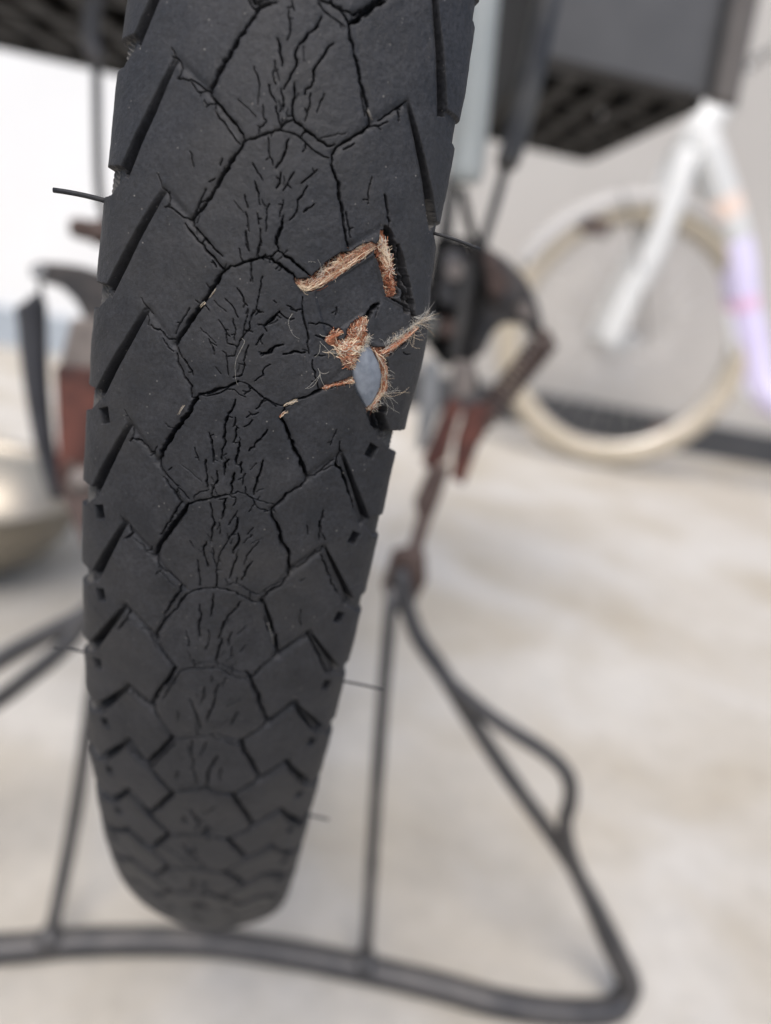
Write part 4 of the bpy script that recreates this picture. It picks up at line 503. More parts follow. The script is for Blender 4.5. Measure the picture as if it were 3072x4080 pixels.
def vnoise(scale_s, scale_t, seed):
    r = np.random.default_rng(seed)
    gs, gt = int((SG[-1] - SG[0]) / scale_s) + 3, int((TG[-1] - TG[0]) / scale_t) + 3
    a = r.uniform(-1, 1, (gt, gs))
    u = (SG - SG[0]) / scale_s
    v = (TG - TG[0]) / scale_t
    i, j = u.astype(int), v.astype(int)
    fu, fv = u - i, v - j
    fu = fu * fu * (3 - 2 * fu)
    fv = fv * fv * (3 - 2 * fv)
    A = a[j][:, i]; B = a[j][:, i + 1]; Cc = a[j + 1][:, i]; D = a[j + 1][:, i + 1]
    return (A * (1 - fu) + B * fu) * (1 - fv)[:, None] + (Cc * (1 - fu) + D * fu) * fv[:, None]

ROUGH = 0.6 * vnoise(0.35, 0.35, 1) + 0.4 * vnoise(0.16, 0.16, 2)

def window(s0, s1, t0, t1):
    i0, i1 = np.searchsorted(SG, [s0, s1])
    j0, j1 = np.searchsorted(TG, [t0, t1])
    return slice(max(j0 - 1, 0), min(j1 + 1, NT)), slice(max(i0 - 1, 0), min(i1 + 1, NS))

def poly_sd(P, s, t):
    """signed distance (negative inside) of points to polygon P"""
    P = np.asarray(P, float)
    d = np.full(np.broadcast(s, t).shape, 1e9)
    ins = np.zeros(d.shape, bool)
    for a, b in zip(P, np.roll(P, -1, 0)):
        e = b - a
        ws, wt = s - a[0], t - a[1]
        q = np.clip((ws * e[0] + wt * e[1]) / (e @ e + 1e-12), 0, 1)
        d = np.minimum(d, np.hypot(ws - q * e[0], wt - q * e[1]))
        c = (a[1] > t) != (b[1] > t)
        ins ^= c & (s < (b[0] - a[0]) * (t - a[1]) / (b[1] - a[1] + 1e-15) + a[0])
    return np.where(ins, -d, d)

def press(P, depth, soft=0.12, rough=0.08):
    """recess polygon P by depth mm (keeps what is already deeper)"""
    P = np.asarray(P)
    w = window(P[:, 0].min() - 1, P[:, 0].max() + 1, P[:, 1].min() - 1, P[:, 1].max() + 1)
    sd = poly_sd(P, SG[None, w[1]], TG[w[0], None]) + ROUGH[w] * rough
    k = np.clip(0.5 - sd / soft, 0, 1)
    HF[w] = np.minimum(HF[w], -depth * k)

def score(pts, width, depth, jitter=0.05, taper=True, lip=0.0):
    """a crack or groove: V-shaped cut along a ragged line"""
    p = np.asarray(pts, float).reshape(-1, 2)
    q = [p[0]]
    for a, b in zip(p[:-1], p[1:]):
        L = np.hypot(*(b - a))
        n = max(1, int(L / 0.45))
        nr = np.array([-(b - a)[1], (b - a)[0]]) / (L + 1e-9)
        for i in range(1, n + 1):
            q.append(a + (b - a) * i / n + nr * rng.normal(0, jitter) * (i < n))
    q = np.array(q)
    n = len(q) - 1
    for i in range(n):
        a, b = q[i], q[i + 1]
        f = (i + 0.5) / n
        wd = width * (1 - 0.45 * abs(2 * f - 1) ** 3 if taper else 1) * rng.uniform(0.55, 1.35)
        hw = max(wd * 0.5, 0.085)
        reach = max(hw * 1.3, 0.7 if lip else 0)
        w = window(min(a[0], b[0]) - reach, max(a[0], b[0]) + reach, min(a[1], b[1]) - reach, max(a[1], b[1]) + reach)
        s, t = SG[None, w[1]], TG[w[0], None]
        e = b - a
        u = np.clip(((s - a[0]) * e[0] + (t - a[1]) * e[1]) / (e @ e + 1e-9), 0, 1)
        d = np.hypot(s - a[0] - u * e[0], t - a[1] - u * e[1])
        dr = d + ROUGH[w] * min(0.07, hw * 0.35)
        cut = -depth * np.clip(1.25 * (1 - dr / hw), 0, 1)
        if lip:
            cut = np.minimum(cut, -lip * np.exp(-(d / 0.30) ** 2))
        HF[w] = np.minimum(HF[w], cut)

# ---- wide oblique grooves between the shoulder lugs, gaps at the edge and square notches
def oblique(T, E, sign):
    T, E = np.array(T), np.array(E)
    d = (E - T) / np.hypot(*(E - T))
    nr = np.array([-d[1], d[0]])
    w = window(min(T[0], E[0]) - 3, max(T[0], E[0]) + 3, T[1] - 2, E[1] + 3)
    s, t = SG[None, w[1]], TG[w[0], None]
    L = np.hypot(*(E - T))
    u = ((s - T[0]) * d[0] + (t - T[1]) * d[1]) / L
    v = np.abs((s - T[0]) * nr[0] + (t - T[1]) * nr[1])
    sv = ((s - T[0]) * nr[0] + (t - T[1]) * nr[1]) * -sign      # positive towards the edge of the tyre
    uc = np.clip(u, 0, 1.1)
    if sign < 0:
        hw = 0.42 + 0.55 * uc
        dep = 0.30 + 3.2 * np.clip(u, 0, 1) ** 0.7
        edge = np.where(sv > 0, np.clip((hw * 1.15 - v) / 0.55, 0, 1), np.clip((hw - v + ROUGH[w] * .03) / 0.14, 0, 1))
    else:
        hw = 0.50 + 0.55 * uc
        dep = 0.45 + 0.5 * uc + 1.7 * np.clip((sv - 0.05 * hw) / 0.35, 0, 1) * np.clip(u / 0.25, 0, 1)
        edge = np.clip((hw - v + ROUGH[w] * .03) / np.where(sv > 0, 0.22, 0.14), 0, 1)
    k = edge * np.clip((u + 0.02) / 0.06, 0, 1) * (u < 1.04)
    HF[w] = np.minimum(HF[w], -dep * k)

for k in range(-3, 14):
    for T, E, sg in ((LT, LE, -1), (RT, RE, 1)):
        if sg > 0 and k == 1:
            continue
        oblique(T[k], E[k], sg)
        te, se = E[k][1], abs(E[k][0])
        gap = rng.uniform(3.4, 4.2)
        press([(sg * (se - 0.9), te - 0.7), (sg * (se + 0.9), te - 0.5), (sg * 30, te - 0.3), (sg * 30, te + gap), (sg * (se + 2.6), te + gap * 0.8), (sg * (se + 0.3), te + 1.0)], 1.0 if sg < 0 else (1.3 if k == 2 else 0.5), 0.3, 0.12)
        if k < (2 if sg < 0 else 1):
            continue
        # small square notch in the next lug
        cs, ct = sg * (abs(E[k][0]) - 1.3), E[k][1] + 2.75
        a = 1.15 if sg < 0 else 1.0
        press([(cs - a * 0.5 * sg, ct - a * 1.25), (cs + a * 1.05 * sg, ct - a * 0.5), (cs + a * 0.5 * sg, ct + a * 1.35), (cs - a * 1.05 * sg, ct + a * 0.6)], 1.9, 0.12, 0.02)
# the torn row: a narrower, ridged groove remains on the right
score([15.9, -24.2, 17.3, -22.2, 19.0, -19.4, 20.4, -16.4, 21.2, -14.2], 1.5, 2.6, 0.02)
score([18.2, -22.4, 20.3, -18.6, 21.8, -15.2, 22.6, -12.4], 0.8, 1.8, 0.02)

# ---- thin grooves and age cracks
for wd, pts in CRACKS:
    wd *= 1 + min(max(pts[1] - 50, 0) / 60, 0.7)
    if wd >= 0.30:
        score(pts, wd * 1.75, 2.4, 0.085, lip=0.16)
    elif wd >= 0.18:
        score(pts, wd * 1.4, 1.6, 0.085, lip=0.07)
    else:
        score(pts, max(wd * 1.25, 0.18), 0.8, 0.08)
    # short side twigs
    q = np.asarray(pts, float).reshape(-1, 2)
    if wd < 0.30 and rng.uniform() < 0.6:
        i = rng.integers(0, len(q) - 1)
        c = q[i] + (q[i + 1] - q[i]) * rng.uniform(0.2, 0.8)
        a = rng.uniform(0, 2 * np.pi)
        L = rng.uniform(0.35, 0.9)
        score([*c, c[0] + L * math.cos(a), c[1] + L * math.sin(a)], 0.16, 0.5, 0.06)
# rows beyond the clearly visible ones
for k in list(range(-3, 0)) + list(range(9, 14)):
    for a, b in ((LV[k], LJ[k]), (LJ[k], LV[k + 1]), (RV[k], RJ[k]), (RJ[k], RV[k + 1]), (LV[k], LT[k]), (RV[k], RT[k])):
        if k < 0 and max(a[1], b[1]) > -44 or (k == 9 and a[1] < 108):
            continue
        score([*a, *b], 0.42, 1.3, 0.06, lip=0.1)
    m = ((LJ[k][0] + RJ[k][0]) / 2, (LJ[k][1] + RJ[k][1]) / 2 - 1.3)
    if k < 0 or k > 9:
        score([*LJ[k], m[0] - 2.5, m[1] + .2, *m, m[0] + 2.5, m[1] + .2, *RJ[k]], 0.3, 1.0, 0.06)
        for q in range(6):
            s0 = m[0] + rng.normal(0, 2.2)
            t0 = m[1] - rng.uniform(2, 11)
            score([s0, t0, s0 * 0.9 + rng.normal(0, .3), t0 + 1.6, s0 * 0.8, t0 + rng.uniform(2, 4)], 0.24, 0.7, 0.08)
# worn valleys between the lugs: shallow on the flattened crown, fuller further down
def dent(a, b, amp, sig):
    a, b = np.asarray(a, float), np.asarray(b, float)
    w = window(min(a[0], b[0]) - 3 * sig, max(a[0], b[0]) + 3 * sig, min(a[1], b[1]) - 3 * sig, max(a[1], b[1]) + 3 * sig)
    s, t = SG[None, w[1]], TG[w[0], None]
    e = b - a
    u = np.clip(((s - a[0]) * e[0] + (t - a[1]) * e[1]) / (e @ e + 1e-9), 0, 1)
    d = np.hypot(s - a[0] - u * e[0], t - a[1] - u * e[1])
    HF[w] -= amp * np.exp(-(d / sig) ** 2)
for k in range(-3, 14):
    am = min(0.16 + 0.11 * max(0, k - 2), 0.95)
    for V, J, T in ((LV, LJ, LT), (RV, RJ, RT)):
        dent(V[k], T[k], am * 1.3, 0.50 + 0.06 * max(0, min(k - 2, 7)))
        dent(V[k], J[k], am * 0.7, 0.45)
        dent(J[k], V[k + 1], am * 0.7, 0.45)
# crack fans on the lower crown blocks
for k in range(8, 13):
    cs = (LJ[k][0] + RJ[k][0]) / 2
    for q in range(11):
        s0 = cs + rng.normal(0, 2.6)
        t0 = LJ[k][1] - rng.uniform(1.5, 12.5)
        L = rng.uniform(1.5, 4.0)
        lean = (s0 - cs) * 0.16 + rng.normal(0, .12)
        score([s0 + lean * L, t0 - L / 2, s0 + rng.normal(0, .25), t0 - L * .1, s0 + rng.normal(0, .2), t0 + L * .15, s0 - lean * L, t0 + L / 2], rng.uniform(0.35, 0.6), 1.0, 0.1)
# extra hair-fine cracks fanning over the crown blocks
for k in range(-1, 9):
    cs = (LJ[k][0] + RJ[k][0]) / 2
    for q in range(7):
        s0 = cs + rng.normal(0, 2.8)
        t0 = LJ[k][1] - rng.uniform(1.5, 12.5)
        L = rng.uniform(0.5, 1.9)
        lean = (s0 - cs) * 0.16 + rng.normal(0, .12)
        score([s0 + lean * L, t0 - L / 2, s0 + rng.normal(0, .1), t0, s0 - lean * L, t0 + L / 2], 0.15, 0.32, 0.06)

# ---- the tear
press(TEAR['strip1'], 0.95, 0.25, 0.12)
press(TEAR['gap1'], 3.0, 0.25, 0.1)
press(TEAR['strip2'], 1.2, 0.25, 0.12)
press(TEAR['patch'], 0.55, 0.25, 0.2)
press(TEAR['tube'], 3.4, 0.25, 0.12)
press(TEAR['strip4'], 1.3, 0.25, 0.2)
press(TEAR['strip5'], 0.9, 0.25, 0.15)
press(TEAR['strip6'], 0.9, 0.2, 0.12)
press(TEAR['hole2'], 2.6, 0.25, 0.15)
score([17.66, -15.63, 19.7, -15.1, 21.9, -14.5, 22.6, -13.6], 0.35, 1.2, 0.03, lip=0.15)
w = window(8, 30, -34, 10)
S2, T2 = SG[None, w[1]], TG[w[0], None]
bulge = bulge_at(S2, T2)
flap = np.array([(7.5, -14.3), (15.0, -20.6), (17.6, -15.6), (21.8, -14.5), (22.6, -12.6), (18.3, -8.9), (16.1, -9.2), (14.8, -12.5), (10.4, -8.4)])
fsd = poly_sd(flap, S2, T2)
HF[w] += bulge * np.where((HF[w] > -2.9) | (S2 > 19), 1, 0) + np.where(fsd < 0, -0.28 * np.clip(-fsd / 0.4, 0, 1), 0) * (HF[w] > -0.4)

# ---- gentle unevenness, worn crown, ribbed sidewall
HF += 0.09 * vnoise(3.2, 4.0, 11) + 0.03 * vnoise(0.9, 0.9, 12) + 0.006 * vnoise(0.18, 0.18, 13)
side = np.clip((np.abs(SG) - 27.2) / 0.9, 0, 1)[None, :]
ribs = 0.16 * np.sin(2 * np.pi * (TG[:, None] * 1.0 + 0.45 * np.abs(SG)[None, :]) / 0.72)
HF = HF * (1 - side) + side * (-1.0 + ribs * np.clip((31 - np.abs(SG)) / 2, 0, 1)[None, :])
low = np.clip((-HF - 0.6) / 0.3, 0, 1) * np.clip((np.abs(SG) - 22.4) / 0.6, 0, 1)[None, :] * (1 - side)
HF += low * ribs
# a stiffly bevelled outer shoulder
HF -= (np.clip(np.abs(SG) - 25.6, 0, 3)[None, :] ** 1.5) * 0.08 * (1 - side)

S3, T3 = np.meshgrid(SG / 1000, TG / 1000)
PTS = surf(S3, T3) + normal(S3, T3) * (HF / 1000)[..., None]

# ---- which block does each cell belong to
cs = 0.5 * (SG[:-1] + SG[1:])
ct = 0.5 * (TG[:-1] + TG[1:])
LAB = np.zeros((NT - 1, NS - 1), int)
POLYS = []
for k in range(-3, 14):
    def arc(i):
        return [LJ[i], ((LJ[i][0] * 2 + RJ[i][0]) / 3, (LJ[i][1] * 2 + RJ[i][1]) / 3 - 1.25), ((LJ[i][0] + RJ[i][0] * 2) / 3, (LJ[i][1] + RJ[i][1] * 2) / 3 - 1.25), RJ[i]]
    POLYS.append(('tread_block', None, [*arc(k - 1), RV[k], *arc(k)[::-1], LV[k]]))
    for V, J, T, E, sg in ((LV, LJ, LT, LE, -1), (RV, RJ, RT, RE, 1)):
        lab = 'torn rubber lug split open over the inner tube' if sg > 0 and k == 1 else None
        POLYS.append(('shoulder_lug', lab, [V[k], J[k], V[k + 1], T[k + 1], E[k + 1], (sg * 28.2, E[k + 1][1] + 0.2), (sg * 28.2, E[k][1] + 0.2), E[k], T[k]]))
for i, (nm, lab, P) in enumerate(POLYS):
    P = np.asarray(P)
    i0, i1 = np.searchsorted(cs, [P[:, 0].min(), P[:, 0].max()])
    j0, j1 = np.searchsorted(ct, [P[:, 1].min(), P[:, 1].max()])
    if j0 == j1:
        continue
    sd = poly_sd(P, cs[None, i0:i1], ct[j0:j1, None])
    sub = LAB[j0:j1, i0:i1]
    sub[(sd < 0) & (sub == 0)] = i + 1

# ------------------------------------------------------------------ the bicycle with the torn tyre
BASE = np.array((0.0, 0.0, GROUND))
bike = thing('bicycle', 'old bicycle standing on its steel kickstand, its cracked black tyre torn open towards the viewer', 'bicycle', BASE)

def quads_object(name, mask, mats, parent, matidx=None):
    jj, ii = np.nonzero(mask)
    a = jj * NS + ii
    q = np.stack([a, a + NS, a + NS + 1, a + 1], 1)
    u, inv = np.unique(q, return_inverse=True)
    V = PTS.reshape(-1, 3)[u] - BASE
    F = inv.reshape(-1, 4)
    me = bpy.data.meshes.new(name)
    me.vertices.add(len(u))
    me.vertices.foreach_set('co', V.astype(np.float32).ravel())
    me.loops.add(F.size)
    me.loops.foreach_set('vertex_index', F.astype(np.int32).ravel())
    me.polygons.add(len(F))
    me.polygons.foreach_set('loop_start', np.arange(0, F.size, 4, dtype=np.int32))
    me.polygons.foreach_set('use_smooth', np.ones(len(F), bool))
    for m in mats:
        me.materials.append(m)
    if matidx is not None:
        me.polygons.foreach_set('material_index', matidx[jj, ii].astype(np.int32))
    me.update(calc_edges=True)
    me.validate()
    o = bpy.data.objects.new(name, me)
    COL.objects.link(o)
    o.parent = parent
    return o

# carcass: sidewalls and whatever no lug covers, plus the coarse far side of the tyre
mi = (np.broadcast_to((np.abs(cs) > 22.6)[None, :], LAB.shape) & (0.25 * (HF[:-1, :-1] + HF[1:, 1:] + HF[1:, :-1] + HF[:-1, 1:]) < -0.65)).astype(int)
mi |= np.broadcast_to((np.abs(cs) > 27.6)[None, :], LAB.shape).astype(int)
tyre = quads_object('tyre', LAB == 0, [RUBBER, SIDEWALL], bike, mi)
for i, (nm, lab, P) in enumerate(POLYS):
    mk = LAB == i + 1
    if mk.sum() < 60:
        continue
    o = quads_object(nm, mk, [RUBBER, SIDEWALL], tyre, mi)
    if lab:
        o['label'] = lab
CIRC = 2 * np.pi * R_ * 1000
tf = np.linspace(TG[-1], CIRC + TG[0], 560)
sf = np.concatenate([-np.linspace(54, 29, 8), np.linspace(-28, 28, 57), np.linspace(29, 54, 8)])
hf = np.zeros((len(tf), len(sf)))
ph = ((tf[:, None] - LV[0][1]) / PER + np.abs(sf)[None, :] * 0.045) % 1
hf[(ph < 0.13) & (np.abs(sf)[None, :] > 13)] = -1.6
hf[:, np.abs(sf) > 28] = -1.3
hf[0], hf[-1] = np.interp(sf, SG, HF[-1]), np.interp(sf, SG, HF[0])
A, B = np.meshgrid(sf / 1000, tf / 1000)
pf = surf(A, B) + normal(A, B) * (hf / 1000)[..., None]
n0, n1 = len(tf), len(sf)
fm = MB().add(pf.reshape(-1, 3), [(j * n1 + i, (j + 1) * n1 + i, (j + 1) * n1 + i + 1, j * n1 + i + 1) for j in range(n0 - 1) for i in range(n1 - 1)])
fo = fm.build('tread', RUBBER, tyre, BASE)
fo['kind'] = 'stuff'

# ---- inner tube bulging out of the hole
tp = np.array(TEAR['tube'])
c0 = tp.mean(0)
us, ut = np.linspace(tp[:, 0].min() - 0.9, tp[:, 0].max() + 0.9, 44), np.linspace(tp[:, 1].min() - 0.9, tp[:, 1].max() + 0.9, 60)
A, B = np.meshgrid(us, ut)
sd = poly_sd(tp, A, B)
hh = -0.05 + 0.55 * np.clip(-sd / 1.9, -1, 1) - 1.1 * np.clip(sd + 0.15, 0, 2) ** 1.3 - 0.45 * np.clip((sd + 0.5) / 0.6, 0, 1) ** 2
tb = MB().add(at_torn(A, B, hh).reshape(-1, 3), [(j * 44 + i, (j + 1) * 44 + i, (j + 1) * 44 + i + 1, j * 44 + i + 1) for j in range(59) for i in range(43)])
tb.build('inner_tube', TUBE_RUBBER, tyre, BASE)

# ---- torn casing threads
FIBRES = [FIB_ORANGE, FIB_CREAM, FIB_BROWN, FIB_GREY, FIB_PINK]
def path_at(P, u):
    P = np.asarray(P, float)
    L = np.concatenate([[0], np.cumsum(np.hypot(*np.diff(P, axis=0).T))])
    u = np.clip(u, 0, 1) * L[-1]
    return np.stack([np.interp(u, L, P[:, 0]), np.interp(u, L, P[:, 1])], -1)

def strand(mb, st, hs, r, mi, seg=4):
    mb.tube(at_torn(st[:, 0], st[:, 1], hs), np.linspace(r, r * 0.55, len(st)) / 1000, seg, False, mi)

def bundle(mb, path, half, n, h0, h1, r, weights, length=(0.25, 0.7), wob=0.10, across=0.0):
    """many short wavy strands lying along a path"""
    for i in range(n):
        L = rng.uniform(*length)
        u0 = rng.uniform(-0.05, 1 - L * 0.8)
        u = np.linspace(u0, u0 + L, 9)
        c = path_at(path, u)
        d = np.gradient(c, axis=0)
        d /= np.hypot(d[:, 0], d[:, 1])[:, None] + 1e-9
        nr = np.stack([-d[:, 1], d[:, 0]], 1)
        off = rng.uniform(-1, 1)
        hw = half * (0.55 + 0.45 * np.sin(np.pi * np.clip(u, 0, 1)))
        wv = off * hw + wob * np.cumsum(rng.normal(0, 0.5, 9)) + across * np.linspace(-1, 1, 9) * rng.normal(0, 1)
        hs = h0 + (h1 - h0) * (1 - off ** 2) * rng.uniform(0.3, 1) + 0.08 * np.cumsum(rng.normal(0, .4, 9))
        wt = weights(off) if callable(weights) else weights
        strand(mb, c + nr * wv[:, None], hs, r * rng.uniform(0.6, 1.3), int(rng.choice(len(wt), p=wt)))

def fill(mb, P, n, ang, spread, length, h0, h1, r, weights, grow=0.12):
    """short matted strands scattered over the polygon P"""
    P = np.asarray(P, float)
    lo, hi = P.min(0) - grow, P.max(0) + grow
    k = 0
    while k < n:
        c = rng.uniform(lo, hi)
        d = poly_sd(P, np.array([c[0]]), np.array([c[1]]))[0]
        if d > grow:
            continue
        k += 1
        a = ang + rng.normal(0, spread)
        L = rng.uniform(*length)
        q = [c]
        da = rng.normal(0, 0.18)
        for j in range(6):
            a += da + rng.normal(0, 0.22)
            q.append(q[-1] + np.array([math.cos(a), math.sin(a)]) * L / 6)
        q = np.array(q) - (q[3] - c)
        hs = h0 + (h1 - h0) * np.clip(-d / 0.5 + 0.15, 0, 1) * rng.uniform(0.2, 1) + np.sin(np.linspace(0, np.pi, 7)) * rng.uniform(-.05, .15)
        strand(mb, q, hs, r * rng.uniform(0.6, 1.3), int(rng.choice(len(weights), p=weights)), 4)

def fuzz(mb, path, n, length, h0, r, mi, side=None, spread=0.9, lift=0.5, curl=0.35):
    """loose frayed ends standing out from a path"""
    for i in range(n):
        c = path_at(path, np.array([rng.uniform(0, 1)]))[0]
        c2 = path_at(path, np.array([rng.uniform(0, 1)]))[0]
        ang = rng.uniform(0, 2 * np.pi) if side is None else math.atan2(side[1], side[0]) + rng.normal(0, spread)
        L = rng.uniform(*length)
        k = 9
        q = [c]
        da = rng.normal(0, curl)
        for j in range(k - 1):
            ang += da + rng.normal(0, curl * 0.6)
            q.append(q[-1] + np.array([math.cos(ang), math.sin(ang)]) * L / (k - 1))
        hs = h0 + np.linspace(0, 1, k) ** 1.2 * rng.uniform(0.1, 1) * lift
        strand(mb, np.array(q), hs, r, mi if isinstance(mi, int) else int(rng.choice(mi)), 3)

def casing(label, fn):
    mb = MB()
    fn(mb)
    o = mb.build('casing_thread', FIBRES, tyre, BASE)
    o['label'] = label

def f1(mb):
    P = TEAR['strip1path']
    W = lambda off: [0.30, 0.62, 0.08, 0.0] if -0.5 < off < 0.35 else ([0.70, 0.12, 0.18, 0.0] if off >= 0.35 else [0.45, 0.15, 0.40, 0.0])
    bundle(mb, P, 0.55, 190, -0.85, 0.08, 0.045, W, (0.12, 0.4), 0.14, 0.12)
    fill(mb, TEAR['strip1'], 560, -0.75, 0.25, (0.8, 2.0), -0.8, -0.05, 0.038, [0.42, 0.34, 0.18, 0.00, 0.06])
    fuzz(mb, np.asarray(P)[3:] + np.array((-0.35, -0.25)), 260, (0.4, 1.1), -0.3, 0.02, [4, 0, 1], (-0.6, -0.5), 0.8, 0.4)
    fuzz(mb, P, 150, (0.4, 1.3), -0.3, 0.02, [1, 1, 3, 0], (-0.6, -0.8), 0.7, 0.35)
    fuzz(mb, [(7.6, -15.3), (9.3, -17.0)], 7, (1.6, 3.4), -0.2, 0.02, 3, (0.1, -1), 0.5, 0.6, 0.12)
def f2(mb):
    P = TEAR['strip2path']
    bundle(mb, P[1:4], 0.5, 150, -1.1, -0.15, 0.055, [0.2, 0.55, 0.15, 0.1], (0.35, 0.8), 0.05)
    bundle(mb, P, 0.75, 300, -1.2, -0.3, 0.06, [0.55, 0.05, 0.40, 0.0], (0.08, 0.25), 0.10, 0.15)
    bundle(mb, P[3:], 0.78, 300, -1.15, -0.15, 0.05, [0.55, 0.12, 0.33, 0.0], (0.1, 0.3), 0.14, 0.4)
    bundle(mb, P[:2], 0.2, 25, -1.0, -0.4, 0.06, [0.9, 0.0, 0.1, 0.0], (0.3, 0.8), 0.04)
    fill(mb, TEAR['strip2'], 700, 0.9, 0.9, (0.3, 0.9), -1.1, -0.25, 0.045, [0.48, 0.10, 0.32, 0.02, 0.08], 0.2)
    fill(mb, [(15.4, -22.6), (16.2, -22.4), (17.6, -20.2), (18.1, -18.6), (17.2, -18.9), (16.2, -20.6)], 160, 1.05, 0.12, (0.9, 2.2), -0.5, 0.0, 0.045, [0.14, 0.50, 0.16, 0.18, 0.02], 0.1)
    fuzz(mb, P, 120, (0.3, 0.9), -0.6, 0.018, [1, 0, 0, 3], None, 1, 0.5)
def f3(mb):
    P = [(14.9, -12.3), (14.9, -10.6), (14.2, -9.0), (13.6, -7.4), (14.0, -5.6)]
    bundle(mb, P, 0.95, 360, -0.5, 0.15, 0.042, [0.50, 0.35, 0.10, 0.05], (0.08, 0.3), 0.12, 0.25)
    bundle(mb, [(14.6, -9.3), (13.0, -7.6), (12.0, -7.4)], 0.8, 260, -0.4, 0.35, 0.058, [0.3, 0.5, 0.1, 0.1], (0.2, 0.6), 0.1, 0.2)
    bundle(mb, [(12.3, -9.9), (11.5, -9.2), (10.5, -8.3), (11.7, -8.1)], 0.36, 110, -0.3, 0.15, 0.05, [0.75, 0.2, 0.05, 0.0], (0.15, 0.4), 0.06, 0.1)
    fill(mb, TEAR['patch'], 620, 2.0, 0.6, (0.5, 1.4), -0.45, 0.15, 0.04, [0.44, 0.16, 0.30, 0.02, 0.08], 0.10)
    fill(mb, [(11.9, -7.6), (13.2, -8.6), (15.0, -8.4), (14.7, -6.2), (14.0, -5.2), (13.0, -6.0)], 240, 0.2, 0.4, (0.6, 1.6), 0.0, 0.4, 0.05, [0.28, 0.48, 0.10, 0.04, 0.10], 0.15)
    fuzz(mb, [(15.7, -10.0), (15.6, -8.6), (14.9, -7.9)], 90, (0.4, 1.0), 0.1, 0.02, [1, 3, 3], (0.9, 0.4), 0.8, 0.5)
    fuzz(mb, P, 60, (0.3, 0.8), 0.1, 0.018, [1, 0], None, 1, 0.4)
    fuzz(mb, [(10.0, -6.8), (11.4, -6.9)], 16, (0.5, 1.3), 0.05, 0.02, [1, 3], (1, 0.1), 0.3, 0.2, 0.1)
def f4(mb):
    P = TEAR['strip4path']
    bundle(mb, P, 0.5, 260, -0.9, 0.3, 0.055, [0.5, 0.25, 0.2, 0.05], (0.1, 0.35), 0.08, 0.1)
    fill(mb, TEAR['strip4'], 420, 1.3, 0.7, (0.4, 1.1), -0.7, 0.25, 0.045, [0.42, 0.24, 0.20, 0.06, 0.08], 0.12)
    bundle(mb, [(19.3, -5.2), (19.75, -3.6), (19.8, -2.3)], 0.22, 50, -0.2, 0.45, 0.05, [0.7, 0.25, 0.05, 0.0], (0.3, 0.7), 0.04)
    fuzz(mb, P[1:], 110, (0.4, 1.6), 0.1, 0.019, [1, 3, 3], (1, -0.1), 1.0, 0.8, 0.75)
    fuzz(mb, [(19.8, -2.6), (19.6, -1.8)], 9, (2.0, 4.4), 0.2, 0.022, [1, 3], (1, 0.35), 0.35, 1.0, 0.12)
    fuzz(mb, [(19.2, -1.2), (18.4, 0.1)], 55, (0.5, 1.2), 0.0, 0.024, [3, 2, 1], (0.2, 1), 0.6, 0.5)
def f5(mb):
    P = TEAR['strip5path']
    bundle(mb, P, 0.30, 150, -0.4, 0.45, 0.055, [0.85, 0.10, 0.05, 0.0], (0.25, 0.7), 0.04)
    fill(mb, TEAR['strip5'], 200, -0.7, 0.5, (0.4, 1.1), -0.5, 0.15, 0.045, [0.45, 0.25, 0.14, 0.10, 0.06], 0.1)
    P2 = [(18.9, -9.6), (20.2, -10.6), (21.6, -11.9), (22.7, -12.9)]
    fuzz(mb, P2, 110, (0.4, 1.7), 0.15, 0.02, [3, 3, 1], (0.8, -0.6), 0.75, 0.8, 0.5)
    fuzz(mb, [(22.4, -12.6), (23.0, -12.9)], 26, (1.8, 3.8), 0.2, 0.02, [3, 1], (0.9, -0.55), 0.45, 1.6, 0.10)
    fuzz(mb, [(22.0, -13.6), (22.8, -13.4)], 12, (2.5, 4.2), 0.3, 0.022, 3, (1, -0.25), 0.22, 1.2, 0.08)
    fuzz(mb, [(22.9, -12.0), (21.6, -10.6)], 14, (1.0, 2.4), 0.2, 0.02, [3, 1], (0.6, 1), 0.6, 0.7, 0.3)
    fuzz(mb, [(19.6, -9.4), (18.4, -8.4)], 20, (0.8, 2.0), 0.2, 0.02, 3, (-0.3, -1), 0.7, 0.5, 0.35)
def f6(mb):
    bundle(mb, TEAR['strip6path'], 0.26, 110, -0.6, 0.12, 0.055, [0.45, 0.2, 0.3, 0.05], (0.12, 0.4), 0.05)
    bundle(mb, [(15.1, -3.6), (14.2, -3.2)], 0.36, 60, -0.5, 0.2, 0.045, [0.2, 0.7, 0.0, 0.1], (0.3, 0.9), 0.06, 0.1)
    fill(mb, TEAR['strip6'], 200, -0.1, 0.5, (0.4, 1.0), -0.6, 0.15, 0.045, [0.40, 0.25, 0.20, 0.05, 0.10], 0.1)
    fuzz(mb, TEAR['strip6path'], 40, (0.3, 0.8), -0.1, 0.018, [1, 3, 0], None, 1, 0.3)
def f7(mb):
    bundle(mb, TEAR['tuft1'], 0.2, 16, -0.35, 0.15, 0.03, [0.0, 0.5, 0.05, 0.45], (0.4, 1.0), 0.08, 0.1)
    bundle(mb, TEAR['tuft2'], 0.14, 16, -0.35, 0.1, 0.035, [0.25, 0.6, 0.1, 0.05], (0.4, 0.9), 0.05)
    fuzz(mb, [(9.8, -4.6), (10.3, -3.8)], 4, (1.6, 3.6), 0.05, 0.026, 3, (0.3, 1), 0.5, 0.5, 0.16)
    fuzz(mb, [(9.2, -9.6), (9.6, -7.6)], 3, (1.2, 2.6), 0.05, 0.026, 3, (0.4, 1), 0.3, 0.3, 0.2)
casing('rust and cream casing threads along the upper rip', f1)
casing('frayed pale and red casing threads down the right rip', f2)
casing('ragged orange casing patch beside the inner tube', f3)
